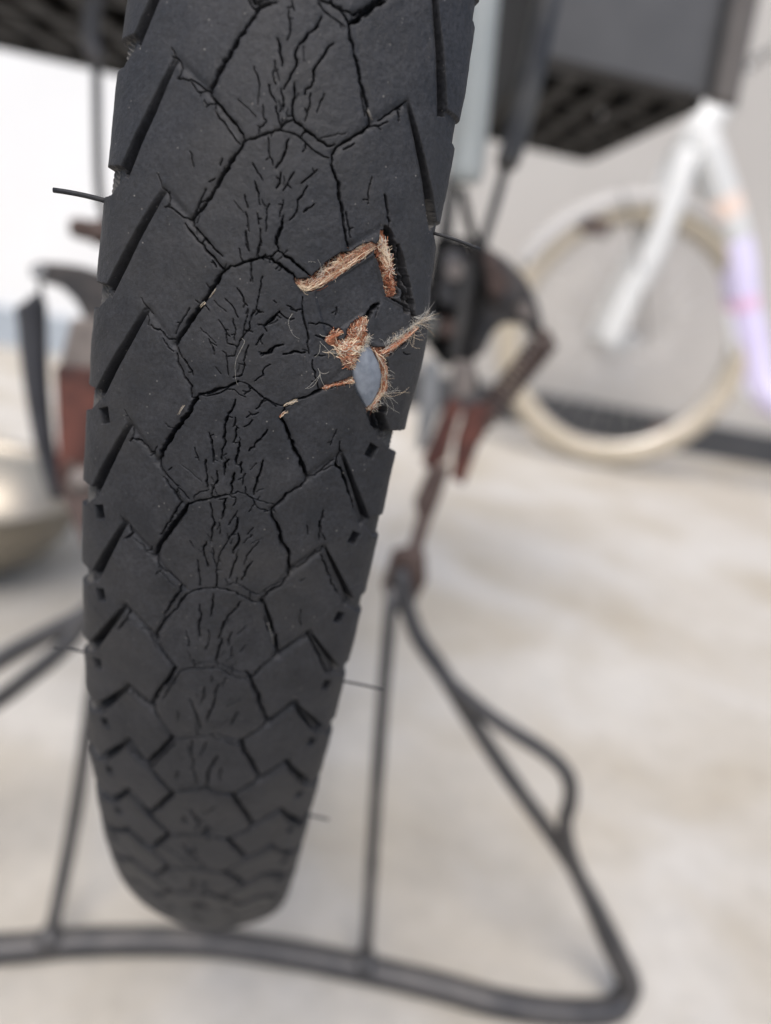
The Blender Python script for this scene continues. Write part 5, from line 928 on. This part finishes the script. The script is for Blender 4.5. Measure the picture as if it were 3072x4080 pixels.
casing('frayed casing threads curled round the right of the inner tube', f4)
casing('orange casing cord with grey hairs running up to the right edge', f5)
casing('short orange casing threads left of the inner tube', f6)
casing('pale loose tufts caught in the lower groove', f7)

# fibres and grit caught in the cracks of the crown
for (s0, t0, s1, t1) in ((-4.9, -12.0, -5.6, -10.8), (-6.0, -10.2, -6.6, -9.4), (-7.35, 3.9, -8.0, 5.3), (10.6, -37.0, 11.3, -36.4)):
    mb = MB()
    for q in range(4):
        u = np.linspace(0, 1, 9)
        st = np.stack([s0 + (s1 - s0) * u, t0 + (t1 - t0) * u], 1) + np.cumsum(rng.normal(0, .03, (9, 2)), 0) + rng.normal(0, .08, 2)
        strand(mb, st, -0.05 + 0.2 * np.sin(np.pi * u) * rng.uniform(0, 1), 0.02, int(rng.choice([1, 3])), 3)
    mb.build('caught_fibre', FIBRES, tyre, BASE)
for path in (((8.6, 36.6), (9.3, 38.4), (9.9, 40.6)), ((-0.6, -6.6), (-0.2, -6.2), (-0.5, -5.2), (-1.0, -3.4), (-0.7, -1.2), (-0.3, -0.4)), ((5.4, -11.0), (5.0, -9.8), (5.8, -8.4), (6.8, -7.9))):
    q = smooth_path(np.array([(*p, 0) for p in path], float), 6)
    mb = MB()
    strand(mb, q[:, :2], 0.05 + 0.12 * np.sin(np.linspace(0, np.pi, len(q))), 0.017, 3, 5)
    mb.build('loose_fibre', FIBRES, tyre, BASE)
# moulding hairs on the tyre shoulders
for (s, t, ln, dz) in ((-25.4, -20.6, 7.4, 0.08), (25.2, -25.6, 7.0, -0.03), (-25.0, 56.5, 6.0, 0.12), (24.6, 53.0, 8.0, 0.02), (24.4, 97.0, 5.0, 0.05)):
    p0 = at(np.array([s]), np.array([t]), np.array([-0.6]))[0]
    nn = normal(np.array([s / 1000]), np.array([t / 1000]))[0]
    dirv = np.array([math.copysign(1, s), 0.0, dz])
    u = np.linspace(0, 1, 8)[:, None]
    pts = p0 + dirv * u * ln / 1000 + np.array([0, 0, -0.0006]) * u ** 2
    MB().tube(pts, 0.00034 if s < -25.2 and t < 0 else 0.00022, 8).build('rubber_hair', RUBBER, tyre, BASE)

# ------------------------------------------------------------------ rest of the bicycle
rim = MB().lathe([(-0.0125, 0.238), (-0.0125, 0.222), (-0.006, 0.214), (0.006, 0.214), (0.0125, 0.222), (0.0125, 0.238), (0.010, 0.238), (0.010, 0.226), (-0.010, 0.226), (-0.010, 0.238)], (0, 0, 0), 'x', 96).build('wheel_rim', ALLOY, bike, BASE)
for i in range(28):
    a = 2 * math.pi * i / 28
    sx = 1 if i % 2 else -1
    b = a + (0.45 if (i // 2) % 2 else -0.45)
    p0 = (sx * 0.030, 0.022 * math.cos(b), 0.022 * math.sin(b))
    p1 = (sx * 0.002, 0.2165 * math.cos(a), 0.2165 * math.sin(a))
    MB().tube([p0, p1], 0.001, 6).build('spoke', ALLOY, rim, BASE)
MB().lathe([(-0.045, 0.0), (-0.045, 0.012), (-0.034, 0.014), (-0.032, 0.026), (-0.028, 0.026), (-0.026, 0.015), (0.026, 0.015), (0.028, 0.026), (0.032, 0.026), (0.034, 0.016), (0.046, 0.014), (0.046, 0.0)], (0, 0, 0), 'x', 32, closed=False).build('hub', STEEL_DARK, bike, BASE)
MB().lathe([(-0.0455, 0.020), (-0.049, 0.045), (-0.052, 0.045), (-0.056, 0.028), (-0.056, 0.0)], (0, 0, 0), 'x', 40, closed=False).build('brake_drum', STEEL_DARK, bike, BASE)

# axle bolt on the left with its dome nut
MB().lathe([(-0.129, 0.0), (-0.1285, 0.0036), (-0.126, 0.0047), (-0.118, 0.0049), (-0.1175, 0.0060), (-0.112, 0.0060), (-0.1115, 0.0050), (-0.056, 0.0050), (-0.056, 0.0)], (0, 0, 0.0075), 'x', 20, closed=False).build('axle_bolt', RUST_BROWN, bike, BASE)

# left stand bracket, horn-shaped plate with an eye
horn = [(-0.104, 0, -0.006), (-0.114, 0, -0.0105), (-0.124, 0, -0.0095), (-0.133, 0, -0.0100), (-0.143, 0, -0.0115), (-0.1475, 0, -0.0145), (-0.147, 0, -0.0185), (-0.141, 0, -0.0205), (-0.132, 0, -0.0215), (-0.125, 0, -0.0265), (-0.1205, 0, -0.034), (-0.1195, 0, -0.046), (-0.104, 0, -0.046)]
lb = MB().slab(horn, (0, 0.006, 0)).build('stand_bracket', GUARD, bike, BASE, smooth=False, bevel=0.0012)
MB().lathe([(-0.0035, 0.0), (-0.0035, 0.0026), (0.0005, 0.0030), (0.0005, 0.0)], (-0.1415, 0, -0.0160), 'y', 16, closed=False).build('rivet', LIGHT_METAL, lb, BASE)
MB().tube(smooth_path([(-0.1425, 0.001, -0.020), (-0.1418, 0.001, -0.026), (-0.1410, 0.001, -0.031)], 4), 0.0012, 8).build('spring_hook', STEEL_DARK, bike, BASE)
MB().tube(smooth_path([(-0.1475, 0, -0.031), (-0.1455, 0, -0.036), (-0.1425, 0, -0.066), (-0.1365, 0, -0.101), (-0.128, 0, -0.130)], 6), np.interp(np.linspace(0, 1, 25), [0, .1, .5, 1], [.0050, .0078, .0062, .0040]), 14).build('stand_spring', SPRING, bike, BASE)
MB().slab([(-0.1250, -0.004, -0.0345), (-0.113, -0.004, -0.032), (-0.108, -0.004, -0.034), (-0.108, -0.004, -0.058), (-0.1300, -0.004, -0.060)], (0, 0.005, 0)).build('stand_bracket', TAN, bike, BASE, smooth=False, bevel=0.001)
MB().slab([(-0.1305, -0.008, -0.058), (-0.108, -0.008, -0.056), (-0.108, -0.008, -0.128), (-0.1255, -0.008, -0.122)], (0, 0.010, 0)).build('stand_arm', RUST, bike, BASE, smooth=False, bevel=0.0015)
MB().slab([(-0.1215, -0.014, -0.104), (-0.092, -0.014, -0.110), (-0.076, -0.040, -0.150), (-0.090, -0.040, -0.158), (-0.1215, -0.014, -0.122)], (0, 0.008, 0)).build('stand_arm', RUST_BROWN, bike, BASE, smooth=False, bevel=0.0015)
MB().lathe([(-0.004, 0.0), (-0.004, 0.006), (0.002, 0.0075), (0.002, 0.0)], (-0.111, -0.014, -0.113), 'y', 16, closed=False).build('pivot_bolt', TAN, bike, BASE)

# right side: guard disc, dropout, links, return spring, red stand arms
guard = [(0.062, 0.004, 0.000), (0.058, 0.004, 0.022), (0.060, 0.004, 0.033), (0.067, 0.004, 0.0385), (0.079, 0.004, 0.0345), (0.091, 0.004, 0.0275), (0.1005, 0.004, 0.0165), (0.1055, 0.004, 0.0065), (0.1045, 0.004, 0.0010), (0.1005, 0.004, 0.0000), (0.0985, 0.004, 0.0050), (0.092, 0.004, 0.0052), (0.085, 0.004, 0.0040), (0.0812, 0.004, -0.0020), (0.0790, 0.004, -0.0130), (0.071, 0.004, -0.0185), (0.064, 0.004, -0.0150)]
MB().slab(guard, (0, 0.012, 0)).build('guard_plate', GUARD, bike, BASE, smooth=False, bevel=0.004)
MB().lathe([(-0.001, 0.0), (-0.001, 0.0045), (0.001, 0.0060), (0.006, 0.0062), (0.006, 0.0)], (0.0800, 0.002, 0.0165), 'y', 28, closed=False).build('guard_boss', GUARD, bike, BASE)
MB().slab([(0.043, 0.004, 0.038), (0.058, 0.004, 0.040), (0.066, 0.004, 0.030), (0.0690, 0.004, -0.019), (0.060, 0.004, -0.023), (0.050, 0.004, -0.014), (0.044, 0.004, 0.006)], (0, 0.016, 0)).build('chain_box', BLACK, bike, BASE, smooth=False, bevel=0.002)
MB().slab([(0.0475, -0.002, 0.031), (0.0535, -0.002, 0.034), (0.0590, -0.002, 0.030), (0.0610, -0.002, 0.012), (0.0570, -0.002, 0.006), (0.0490, -0.002, 0.009)], (0, 0.006, 0)).build('dropout', GREY_METAL, bike, BASE, smooth=False, bevel=0.0015)
MB().lathe([(-0.006, 0.0), (-0.006, 0.0045), (0.001, 0.0050), (0.001, 0.0)], (0.0540, -0.003, 0.0235), 'y', 6, closed=False).build('axle_nut', TAN, bike, BASE, smooth=False)
MB().slab([(0.0575, -0.006, 0.030), (0.0625, -0.006, 0.0310), (0.0665, -0.006, -0.0160), (0.0605, -0.006, -0.0175)], (0, 0.005, 0)).build('stand_bracket', STEEL_DARK, bike, BASE, smooth=False, bevel=0.001)
MB().slab([(0.0485, -0.010, -0.0200), (0.0560, -0.010, -0.0195), (0.0610, -0.010, -0.0440), (0.0590, -0.010, -0.0640), (0.0540, -0.010, -0.0660), (0.0510, -0.010, -0.0420)], (0, 0.004, 0)).build('stand_bracket', LIGHT_METAL, bike, BASE, smooth=False, bevel=0.001)
MB().slab([(0.0625, -0.012, -0.0170), (0.0740, -0.012, -0.0160), (0.0765, -0.012, -0.0330), (0.0660, -0.012, -0.0350)], (0, 0.008, 0)).build('link_block', TAN, bike, BASE, smooth=False, bevel=0.0015)
MB().lathe([(-0.010, 0.0), (-0.010, 0.0042), (-0.003, 0.0046), (-0.003, 0.0075), (0.003, 0.0080), (0.003, 0.0)], (0.0745, -0.002, 0.0215), 'y', 6, closed=False).build('guard_bolt', RUST_BROWN, bike, BASE, smooth=False)
MB().lathe([(-0.006, 0.0), (-0.006, 0.0036), (0.002, 0.0044), (0.002, 0.0)], (0.0925, 0.0, 0.0125), 'y', 6, closed=False).build('guard_bolt', TAN, bike, BASE, smooth=False)
MB().lathe([(-0.007, 0.0), (-0.007, 0.0040), (0.002, 0.0055), (0.002, 0.0)], (0.0560, -0.006, -0.0030), 'y', 6, closed=False).build('guard_bolt', RUST_BROWN, bike, BASE, smooth=False)
MB().tube(smooth_path([(0.0500, 0.002, 0.060), (0.0560, -0.004, 0.046), (0.0640, -0.008, 0.032), (0.0700, -0.008, 0.012), (0.0690, -0.008, -0.010), (0.0780, -0.004, -0.030)], 6), 0.0022, 8).build('brake_cable', BLACK, bike, BASE)
MB().slab([(0.0600, -0.004, 0.0330), (0.0690, -0.004, 0.0370), (0.0760, -0.004, 0.0300), (0.0720, -0.004, 0.0220), (0.0620, -0.004, 0.0240)], (0, 0.006, 0)).build('axle_plate', RUST_BROWN, bike, BASE, smooth=False, bevel=0.0012)
# coil spring
hx = []
p0, p1 = np.array((0.1085, 0.004, 0.0005)), np.array((0.0850, -0.006, -0.0430))
ax = (p1 - p0) / np.linalg.norm(p1 - p0)
e1 = np.cross(ax, (0, 1, 0)); e1 /= np.linalg.norm(e1)
e2 = np.cross(ax, e1)
for u in np.linspace(0, 1, 240):
    a = u * 2 * np.pi * 15
    hx.append(p0 + (p1 - p0) * u + 0.0060 * (np.cos(a) * e1 + np.sin(a) * e2))
MB().tube(hx, 0.00125, 6).build('return_spring', RUST_BROWN, bike, BASE)
MB().tube(smooth_path([(0.1045, 0.006, 0.004), (0.1095, 0.004, 0.002), (0.1085, 0.004, -0.004)], 5), 0.0022, 10).build('spring_hook', RUST_BROWN, bike, BASE)
MB().slab([(0.0630, -0.022, -0.0340), (0.0700, -0.022, -0.0350), (0.0690, -0.022, -0.0640), (0.0625, -0.022, -0.0720), (0.0570, -0.022, -0.0690)], (0, 0.006, 0)).build('stand_arm', RUST, bike, BASE, smooth=False, bevel=0.001)
MB().slab([(0.0735, -0.018, -0.0350), (0.0850, -0.018, -0.0350), (0.0835, -0.018, -0.0540), (0.0810, -0.018, -0.0775), (0.0740, -0.018, -0.0745), (0.0715, -0.018, -0.0540)], (0, 0.004, 0)).build('stand_arm', RUST, bike, BASE, smooth=False, bevel=0.001)
MB().slab([(0.0830, -0.012, -0.0340), (0.0905, -0.012, -0.0370), (0.0850, -0.012, -0.0560), (0.0820, -0.012, -0.0580)], (0, 0.004, 0)).build('link_plate', RUST_BROWN, bike, BASE, smooth=False, bevel=0.001)
MB().slab([(0.0600, -0.031, -0.0680), (0.0700, -0.031, -0.0650), (0.0680, -0.034, -0.0830), (0.0660, -0.036, -0.0920), (0.0640, -0.042, -0.1080), (0.0570, -0.042, -0.1080), (0.0590, -0.036, -0.0930), (0.0560, -0.034, -0.0860)], (0, 0.005, 0)).build('stand_arm', RUST_BROWN, bike, BASE, smooth=False, bevel=0.001)

# stand: lugs, legs, brace loops, thin struts and the bowed ground bar
MB().slab([(0.0485, -0.056, -0.1060), (0.0550, -0.056, -0.1030), (0.0640, -0.056, -0.1030), (0.0675, -0.056, -0.1170), (0.0640, -0.056, -0.1320), (0.0540, -0.056, -0.1380), (0.0470, -0.056, -0.1240)], (0, 0.009, 0)).build('stand_lug', RUST_BROWN, bike, BASE, smooth=False, bevel=0.002)
MB().slab([(-0.0700, -0.056, -0.1400), (-0.0800, -0.056, -0.1400), (-0.0900, -0.056, -0.1520), (-0.0880, -0.056, -0.1660), (-0.0740, -0.056, -0.1660)], (0, 0.009, 0)).build('stand_lug', RUST_BROWN, bike, BASE, smooth=False, bevel=0.002)
def mx(p):  # mirror across the middle of the stand
    return [(-0.0225 * 2 + 0.012 - x, y, z - 0.004) for x, y, z in p]
Rleg = [(0.0530, -0.058, -0.112), (0.0550, -0.060, -0.117), (0.0600, -0.062, -0.129), (0.0690, -0.065, -0.143), (0.0840, -0.068, -0.158), (0.1010, -0.071, -0.177), (0.1250, -0.076, -0.202), (0.1630, -0.082, -0.239), (0.1820, -0.085, -0.261), (0.2020, -0.089, -0.288), (0.2160, -0.0925, -0.307), (0.2180, -0.0935, -0.3135), (0.2165, -0.0950, -0.3190)]
Rloop = [(0.0800, -0.0700, -0.1530), (0.0880, -0.073, -0.160), (0.1120, -0.0765, -0.173), (0.1410, -0.080, -0.185), (0.1535, -0.082, -0.195), (0.1575, -0.0835, -0.207), (0.1580, -0.0845, -0.219), (0.1640, -0.086, -0.234), (0.1720, -0.088, -0.2465)]
leg = MB().tube(smooth_path(Rleg), np.interp(np.linspace(0, 1, 97), [0, .62, .75, 1], [.0042, .0042, .0062, .0068]), 14).build('stand_leg', STAND_STEEL, bike, BASE)
MB().tube(smooth_path(Rloop), 0.0038, 14).build('brace_loop', STAND_STEEL, bike, BASE)
Lleg = [(-0.0800, -0.060, -0.1480), (-0.0880, -0.068, -0.1590), (-0.1030, -0.070, -0.1700), (-0.1260, -0.073, -0.1890), (-0.1600, -0.085, -0.2190), (-0.2000, -0.089, -0.2640), (-0.2330, -0.096, -0.3070), (-0.2400, -0.100, -0.3205)]
Lloop = [(-0.0840, -0.0640, -0.1530), (-0.0930, -0.0735, -0.1720), (-0.1080, -0.078, -0.1900), (-0.1260, -0.080, -0.2090), (-0.1560, -0.088, -0.2330), (-0.1720, -0.0895, -0.2500), (-0.1860, -0.091, -0.2700), (-0.2060, -0.094, -0.2760)]
MB().tube(smooth_path(Lleg), 0.0046, 14).build('stand_leg', STAND_STEEL, bike, BASE)
MB().tube(smooth_path(Lloop), 0.0042, 14).build('brace_loop', STAND_STEEL, bike, BASE)
MB().tube(smooth_path([(0.0505, -0.066, -0.118), (0.0590, -0.080, -0.1920), (0.0760, -0.0945, -0.3180)], 6), 0.0031, 10).build('stand_strut', STAND_STEEL, bike, BASE)
MB().tube(smooth_path([(-0.0815, -0.058, -0.155), (-0.0815, -0.077, -0.2600), (-0.0810, -0.103, -0.3190)], 6), 0.0033, 10).build('stand_strut', STAND_STEEL, bike, BASE)
bar = [(-0.2400, -0.100, -0.3205), (-0.2300, -0.106, -0.3208), (-0.2000, -0.116, -0.3208), (-0.1500, -0.116, -0.3208), (-0.1020, -0.109, -0.3208), (-0.0660, -0.100, -0.3208), (-0.0110, -0.0920, -0.3208), (0.0300, -0.0920, -0.3208), (0.0630, -0.0940, -0.3208), (0.0910, -0.0968, -0.3208), (0.1180, -0.1000, -0.3208), (0.1440, -0.1040, -0.3208), (0.1720, -0.1052, -0.3208), (0.2000, -0.1025, -0.3208), (0.2110, -0.0990, -0.3206), (0.2165, -0.0950, -0.3190)]
MB().tube(smooth_path(bar), 0.0068, 16).build('base_bar', STAND_STEEL, bike, BASE)

for p in ((0.0757, -0.0948, -0.3175), (-0.0810, -0.1035, -0.3175)):
    MB().lathe([(-0.0075, 0.0), (-0.0072, 0.0048), (-0.003, 0.0070), (0.002, 0.0066), (0.006, 0.0045), (0.0075, 0.0)], p, 'z', 14, closed=False).build('weld_bead', STAND_STEEL, bike, BASE)
# stays, hangers and the pale seat stay
st = MB().tube(smooth_path([(0.0675, 0.0, 0.072), (0.0692, 0.0, 0.091), (0.0690, 0.0, 0.141), (0.060, 0.006, 0.26), (0.050, 0.010, 0.33)]), np.interp(np.linspace(0, 1, 33), [0, .04, 1], [.0036, .0056, .0056]), 14).build('rack_stay', STEEL_DARK, bike, BASE)
MB().tube(smooth_path([(0.0635, -0.003, 0.012), (0.0650, -0.001, 0.036), (0.0668, 0.0, 0.058), (0.0676, 0.0, 0.076)]), 0.0024, 10).build('stay_rod', STEEL_DARK, st, BASE)
st = MB().tube(smooth_path([(-0.1215, 0.0, 0.078), (-0.1240, 0.0, 0.102), (-0.110, 0.006, 0.22), (-0.080, 0.010, 0.33)]), np.interp(np.linspace(0, 1, 25), [0, .04, 1], [.0028, .0040, .0040]), 14).build('rack_stay', GREY_METAL, bike, BASE)
MB().tube(smooth_path([(-0.1060, 0.0, 0.008), (-0.1130, 0.0, 0.015), (-0.1172, 0.0, 0.029), (-0.1205, 0.0, 0.066), (-0.1217, 0.0, 0.082)]), 0.0021, 10).build('stay_rod', STEEL_DARK, st, BASE)
MB().tube(smooth_path([(0.0515, 0.012, 0.064), (0.0510, 0.012, 0.069), (0.0498, 0.013, 0.080), (0.0415, 0.016, 0.138), (0.030, 0.05, 0.25), (0.018, 0.10, 0.36)], 6), np.interp(np.linspace(0, 1, 31), [0, .06, .2, 1], [.0050, .0075, .0085, .0095]), 18).build('seat_stay', CELADON, bike, BASE)
MB().slab([(0.0400, 0.022, 0.120), (0.0440, 0.022, 0.118), (0.0530, 0.022, 0.028), (0.0460, 0.022, 0.026)], (0, 0.004, 0)).build('stay_hanger', STEEL_DARK, bike, BASE, smooth=False)
MB().tube(smooth_path([(-0.0500, 0.015, 0.006), (-0.0460, 0.016, 0.100), (-0.030, 0.05, 0.25), (-0.014, 0.10, 0.36)], 6), 0.0085, 18).build('seat_stay', CELADON, bike, BASE)
MB().tube([(0.0495, 0.004, 0.0), (0.047, 0.20, -0.03), (0.03, 0.42, -0.05)], 0.009, 16).build('chain_stay', CELADON, bike, BASE)
MB().tube([(-0.0495, 0.004, 0.0), (-0.047, 0.20, -0.03), (-0.03, 0.42, -0.05)], 0.009, 16).build('chain_stay', CELADON, bike, BASE)
MB().tube([(0.0, 0.09, 0.345), (0.0, 0.16, 0.36), (0.0, 0.42, -0.05)], 0.014, 18).build('seat_tube', CELADON, bike, BASE)
MB().tube(smooth_path([(-0.082, -0.16, 0.33), (-0.082, 0.10, 0.33), (-0.082, 0.40, 0.33)], 4), 0.005, 12).build('rack_rail', STEEL_DARK, bike, BASE)
MB().tube(smooth_path([(0.052, -0.16, 0.33), (0.052, 0.10, 0.33), (0.060, 0.40, 0.33)], 4), 0.005, 12).build('rack_rail', STEEL_DARK, bike, BASE)

# panniers: grated plastic floor, smooth panels, corner post
def pannier(x0, x1, y0, y1, z0, top, nx, ny, bw, panel=True, post=False, lean=0.0):
    root = bpy.data.objects.new('pannier_basket', None)
    COL.objects.link(root)
    root.parent = bike
    for i in range(nx):
        xc = x0 + (x1 - x0) * i / (nx - 1)
        MB().box((xc - bw / 2, y0, z0), (xc + bw / 2, y1, z0 + 0.006)).build('slat', SLAT, root, BASE, smooth=False, bevel=0.001)
    for j in range(ny):
        yc = y0 + (y1 - y0) * j / (ny - 1)
        MB().box((x0, yc - bw / 2, z0 + 0.0004), (x1, yc + bw / 2, z0 + 0.0075)).build('slat', SLAT, root, BASE, smooth=False, bevel=0.001)
    flare = 0.006 if post else 0.02
    def panel_(q, nrm, nm='side_panel', m=PANEL):
        return MB().slab(q, nrm).build(nm, m, root, BASE, smooth=False, bevel=0.0015)
    ym = y0 - 0.004
    panel_([(x0 - .004, ym, z0 - 0.002), (x1 + .014, ym, z0 + 0.005), (x1 + .010 - lean, ym - flare, top), (x0 - .012, ym - flare, top)], (0, 0.004, 0), m=PANEL if panel else BLACK)
    panel_([(x0 - .004, y1 + .004, z0 - 0.002), (x1 + .004, y1 + .004, z0 - 0.002), (x1 + .010, y1 + flare, top), (x0 - .012, y1 + flare, top)], (0, 0.004, 0), m=BLACK)
    panel_([(x1 + .004, y0, z0 - 0.002), (x1 + .004, y1, z0 - 0.002), (x1 + .012, y1 + flare, top), (x1 + .012, y0 - flare, top)], (0.003, 0, 0), m=BLACK)
    panel_([(x0 - .004, y0, z0 - 0.002), (x0 - .004, y1, z0 - 0.002), (x0 - .012, y1 + flare, top), (x0 - .012, y0 - flare, top)], (-0.003, 0, 0), m=BLACK)
    MB().box((x0 + 0.002, y0 + 0.002, z0 + 0.085), (x1 - 0.002, y1 - 0.002, z0 + 0.089)).build('liner', BLACK, root, BASE, smooth=False)
    if post:
        MB().slab([(x1 + .008, ym - .004, z0 + 0.003), (x1 + .029, ym - .004, z0 + 0.003), (x1 + .004, ym - .009, top), (x1 - .018, ym - .009, top)], (0, 0.010, 0)).build('corner_post', POST, root, BASE, smooth=False, bevel=0.004)
        MB().tube([(x1 + .0085, ym - .0045, z0 + 0.004), (x1 - .0175, ym - .0095, top)], 0.0022, 8).build('corner_rib', PANEL, root, BASE)
    return root
pannier(0.098, 0.206, 0.172, 0.425, 0.16, 0.345, 5, 5, 0.011, True, True, 0.024)
pannier(-0.345, -0.118, -0.02, 0.212, 0.11, 0.335, 8, 5, 0.012, False)
MB().tube([(0.060, 0.22, 0.33), (0.16, 0.22, 0.338)], 0.004, 10).build('pannier_hook', STEEL_DARK, bike, BASE)
MB().tube([(-0.082, 0.10, 0.33), (-0.20, 0.10, 0.325)], 0.004, 10).build('pannier_hook', STEEL_DARK, bike, BASE)

# ------------------------------------------------------------------ pale bicycle by the wall
PB = np.array((0.66, 1.3, GROUND))
pb = thing('bicycle', 'white and lavender bicycle with cream tyres, parked by the grey wall on the right', 'bicycle', PB)
WC, WR = np.array((0.618, 1.3, -0.026)), 0.300
def ring(r0, rr, name, mat, parent, seg=96, n=14, sq=1.0):
    a = np.linspace(0, 2 * np.pi, n, endpoint=False)
    return MB().lathe(np.stack([rr * np.cos(a) * sq, r0 + rr * np.sin(a)], 1), WC, 'y', seg).build(name, mat, parent, PB)
tw = ring(WR - 0.029, 0.0285, 'tyre', CREAM_TYRE, pb)
MB().lathe([(-0.012, WR - 0.043), (-0.012, WR - 0.056), (0.012, WR - 0.056), (0.012, WR - 0.043)], WC, 'y', 96).build('wheel_rim', ALLOY, pb, PB)
for i in range(32):
    a = 2 * math.pi * i / 32
    b = a + (0.4 if i % 2 else -0.4)
    sy = 0.02 if (i // 2) % 2 else -0.02
    MB().tube([WC + np.array((0.018 * math.cos(b), sy, 0.018 * math.sin(b))), WC + np.array(((WR - .056) * math.cos(a), 0, (WR - .056) * math.sin(a)))], 0.0015, 5).build('spoke', ALLOY, pb, PB)
MB().lathe([(-0.05, 0.0), (-0.05, 0.009), (-0.025, 0.011), (-0.023, 0.021), (-0.019, 0.021), (-0.017, 0.012), (0.017, 0.012), (0.019, 0.021), (0.023, 0.021), (0.025, 0.011), (0.05, 0.009), (0.05, 0.0)], WC, 'y', 24, closed=False).build('hub', ALLOY, pb, PB)
for sy in (-0.040, 0.040):
    MB().tube(smooth_path([(0.585, 1.3 + sy, -0.040), (0.596, 1.3 + sy, 0.042), (0.606, 1.3 + sy, 0.200), (0.618, 1.3 + sy * 0.8, 0.330), (0.626, 1.3, 0.40)][0:0] + [(0.566, 1.3 + sy, -0.046), (0.580, 1.3 + sy, 0.042), (0.606, 1.3 + sy, 0.170), (0.616, 1.3 + sy * 0.9, 0.270), (0.622, 1.3 + sy * 0.5, 0.365)], 6), np.linspace(0.0245, 0.0265, 25), 16).build('fork_blade', WHITE_PAINT, pb, PB)
for sy in (-0.062, 0.058):
    MB().slab([(0.556, 1.3 + sy, -0.056), (0.580, 1.3 + sy, -0.030), (0.616, 1.3 + sy, -0.016), (0.630, 1.3 + sy, -0.026), (0.616, 1.3 + sy, -0.038), (0.586, 1.3 + sy, -0.058)], (0, 0.004, 0)).build('fork_end', ALLOY, pb, PB, smooth=False, bevel=0.001)
    MB().lathe([(-0.006, 0.0), (-0.006, 0.009), (0.006, 0.010), (0.006, 0.0)], (0.618, 1.3 + sy, -0.026), 'y', 6, closed=False).build('axle_nut', ALLOY, pb, PB, smooth=False)
MB().tube([(0.618, 1.3, 0.350), (0.662, 1.3, 0.470)], 0.031, 20).build('head_tube', WHITE_PAINT, pb, PB)
dt = smooth_path([(0.645, 1.3, 0.400), (0.738, 1.3, 0.288), (0.800, 1.3, 0.200), (0.862, 1.3, 0.090), (0.915, 1.3, 0.000), (0.965, 1.3, -0.075), (1.04, 1.3, -0.10)], 8)
dtube = MB()
ns = len(dt)
for a, b, mi_ in ((0, 15, 0), (14, ns, 1)):
    dtube.tube(dt[a:b], 0.0385 if mi_ else 0.039, 22, mi=mi_)
dto = dtube.build('down_tube', [WHITE_PAINT, LAVENDER], pb, PB)
MB().tube(dt[24:46] + np.array((-0.040, -0.012, -0.014)), 0.010, 12).build('lower_tube', WHITE_PAINT, pb, PB)
def band(i0, i1, mat, off=0.0396):
    q = dt[i0:i1]
    MB().tube(q, off, 22, False).build('decal', mat, dto, PB)
band(7, 11, PEACH)
band(22, 25, PINK, 0.0391)
MB().lathe([(-0.031, 0.282), (-0.030, 0.300), (-0.020, 0.310), (0.0, 0.314), (0.020, 0.310), (0.030, 0.300), (0.031, 0.282), (0.0285, 0.282), (0.0275, 0.298), (0.018, 0.3075), (0.0, 0.311), (-0.018, 0.3075), (-0.0275, 0.298), (-0.0285, 0.282)], WC, 'y', 72, arc=(math.radians(22), math.radians(158))).build('mudguard', MUDGUARD, pb, PB)
MB().tube(smooth_path([(0.645, 1.24, -0.02), (0.56, 1.24, 0.17), (0.50, 1.26, 0.268)], 4), 0.0022, 8).build('mudguard_stay', STEEL_DARK, pb, PB)
MB().tube(smooth_path([(1.02, 1.3, -0.09), (1.10, 1.3, 0.12), (1.17, 1.3, 0.36)], 4), 0.016, 16).build('seat_tube', LAVENDER, pb, PB)
MB().box((0.435, 1.27, 0.172), (0.505, 1.285, 0.205)).build('reflector', RUST_BROWN, pb, PB, smooth=False, bevel=0.004)
for sy in (-0.05, 0.05):
    MB().tube([(1.02, 1.3 + sy * .5, -0.09), (1.42, 1.3 + sy, -0.026)], 0.009, 12).build('chain_stay', LAVENDER, pb, PB)
    MB().tube([(1.12, 1.3 + sy * .4, 0.22), (1.42, 1.3 + sy, -0.026)], 0.007, 12).build('seat_stay', LAVENDER, pb, PB)
WC = np.array((1.42, 1.3, -0.026))
ring(WR - 0.029, 0.0285, 'tyre', CREAM_TYRE, pb)
MB().lathe([(-0.012, WR - 0.043), (-0.012, WR - 0.056), (0.012, WR - 0.056), (0.012, WR - 0.043)], WC, 'y', 96).build('wheel_rim', ALLOY, pb, PB)
MB().tube(smooth_path([(0.660, 1.3, 0.465), (0.680, 1.3, 0.52), (0.70, 1.3, 0.55)], 4), 0.012, 14).build('stem', ALLOY, pb, PB)
MB().tube(smooth_path([(0.80, 1.05, 0.54), (0.72, 1.12, 0.56), (0.70, 1.3, 0.55), (0.72, 1.48, 0.56), (0.80, 1.55, 0.54)], 6), 0.011, 14).build('handlebar', ALLOY, pb, PB)

# ------------------------------------------------------------------ steel bowl on the ground at the left
BW = np.array((-0.335, 0.285, GROUND))
bowl = thing('bowl', 'shiny stainless steel bowl on the ground left of the tyre', 'bowl', BW)
prof = [(0.0, 0.0), (0.0, 0.055), (0.005, 0.062), (0.024, 0.088), (0.048, 0.106), (0.072, 0.115), (0.083, 0.118), (0.086, 0.124), (0.088, 0.123), (0.086, 0.116), (0.072, 0.112), (0.048, 0.103), (0.024, 0.085), (0.007, 0.060), (0.004, 0.0)]
bm_ = MB().lathe(prof, BW, 'z', 64, closed=False)
bm_.build('bowl_body', STAINLESS, bowl, BW)

print('triangles', sum(len(o.data.polygons) for o in bpy.data.objects if o.type == 'MESH') * 2)
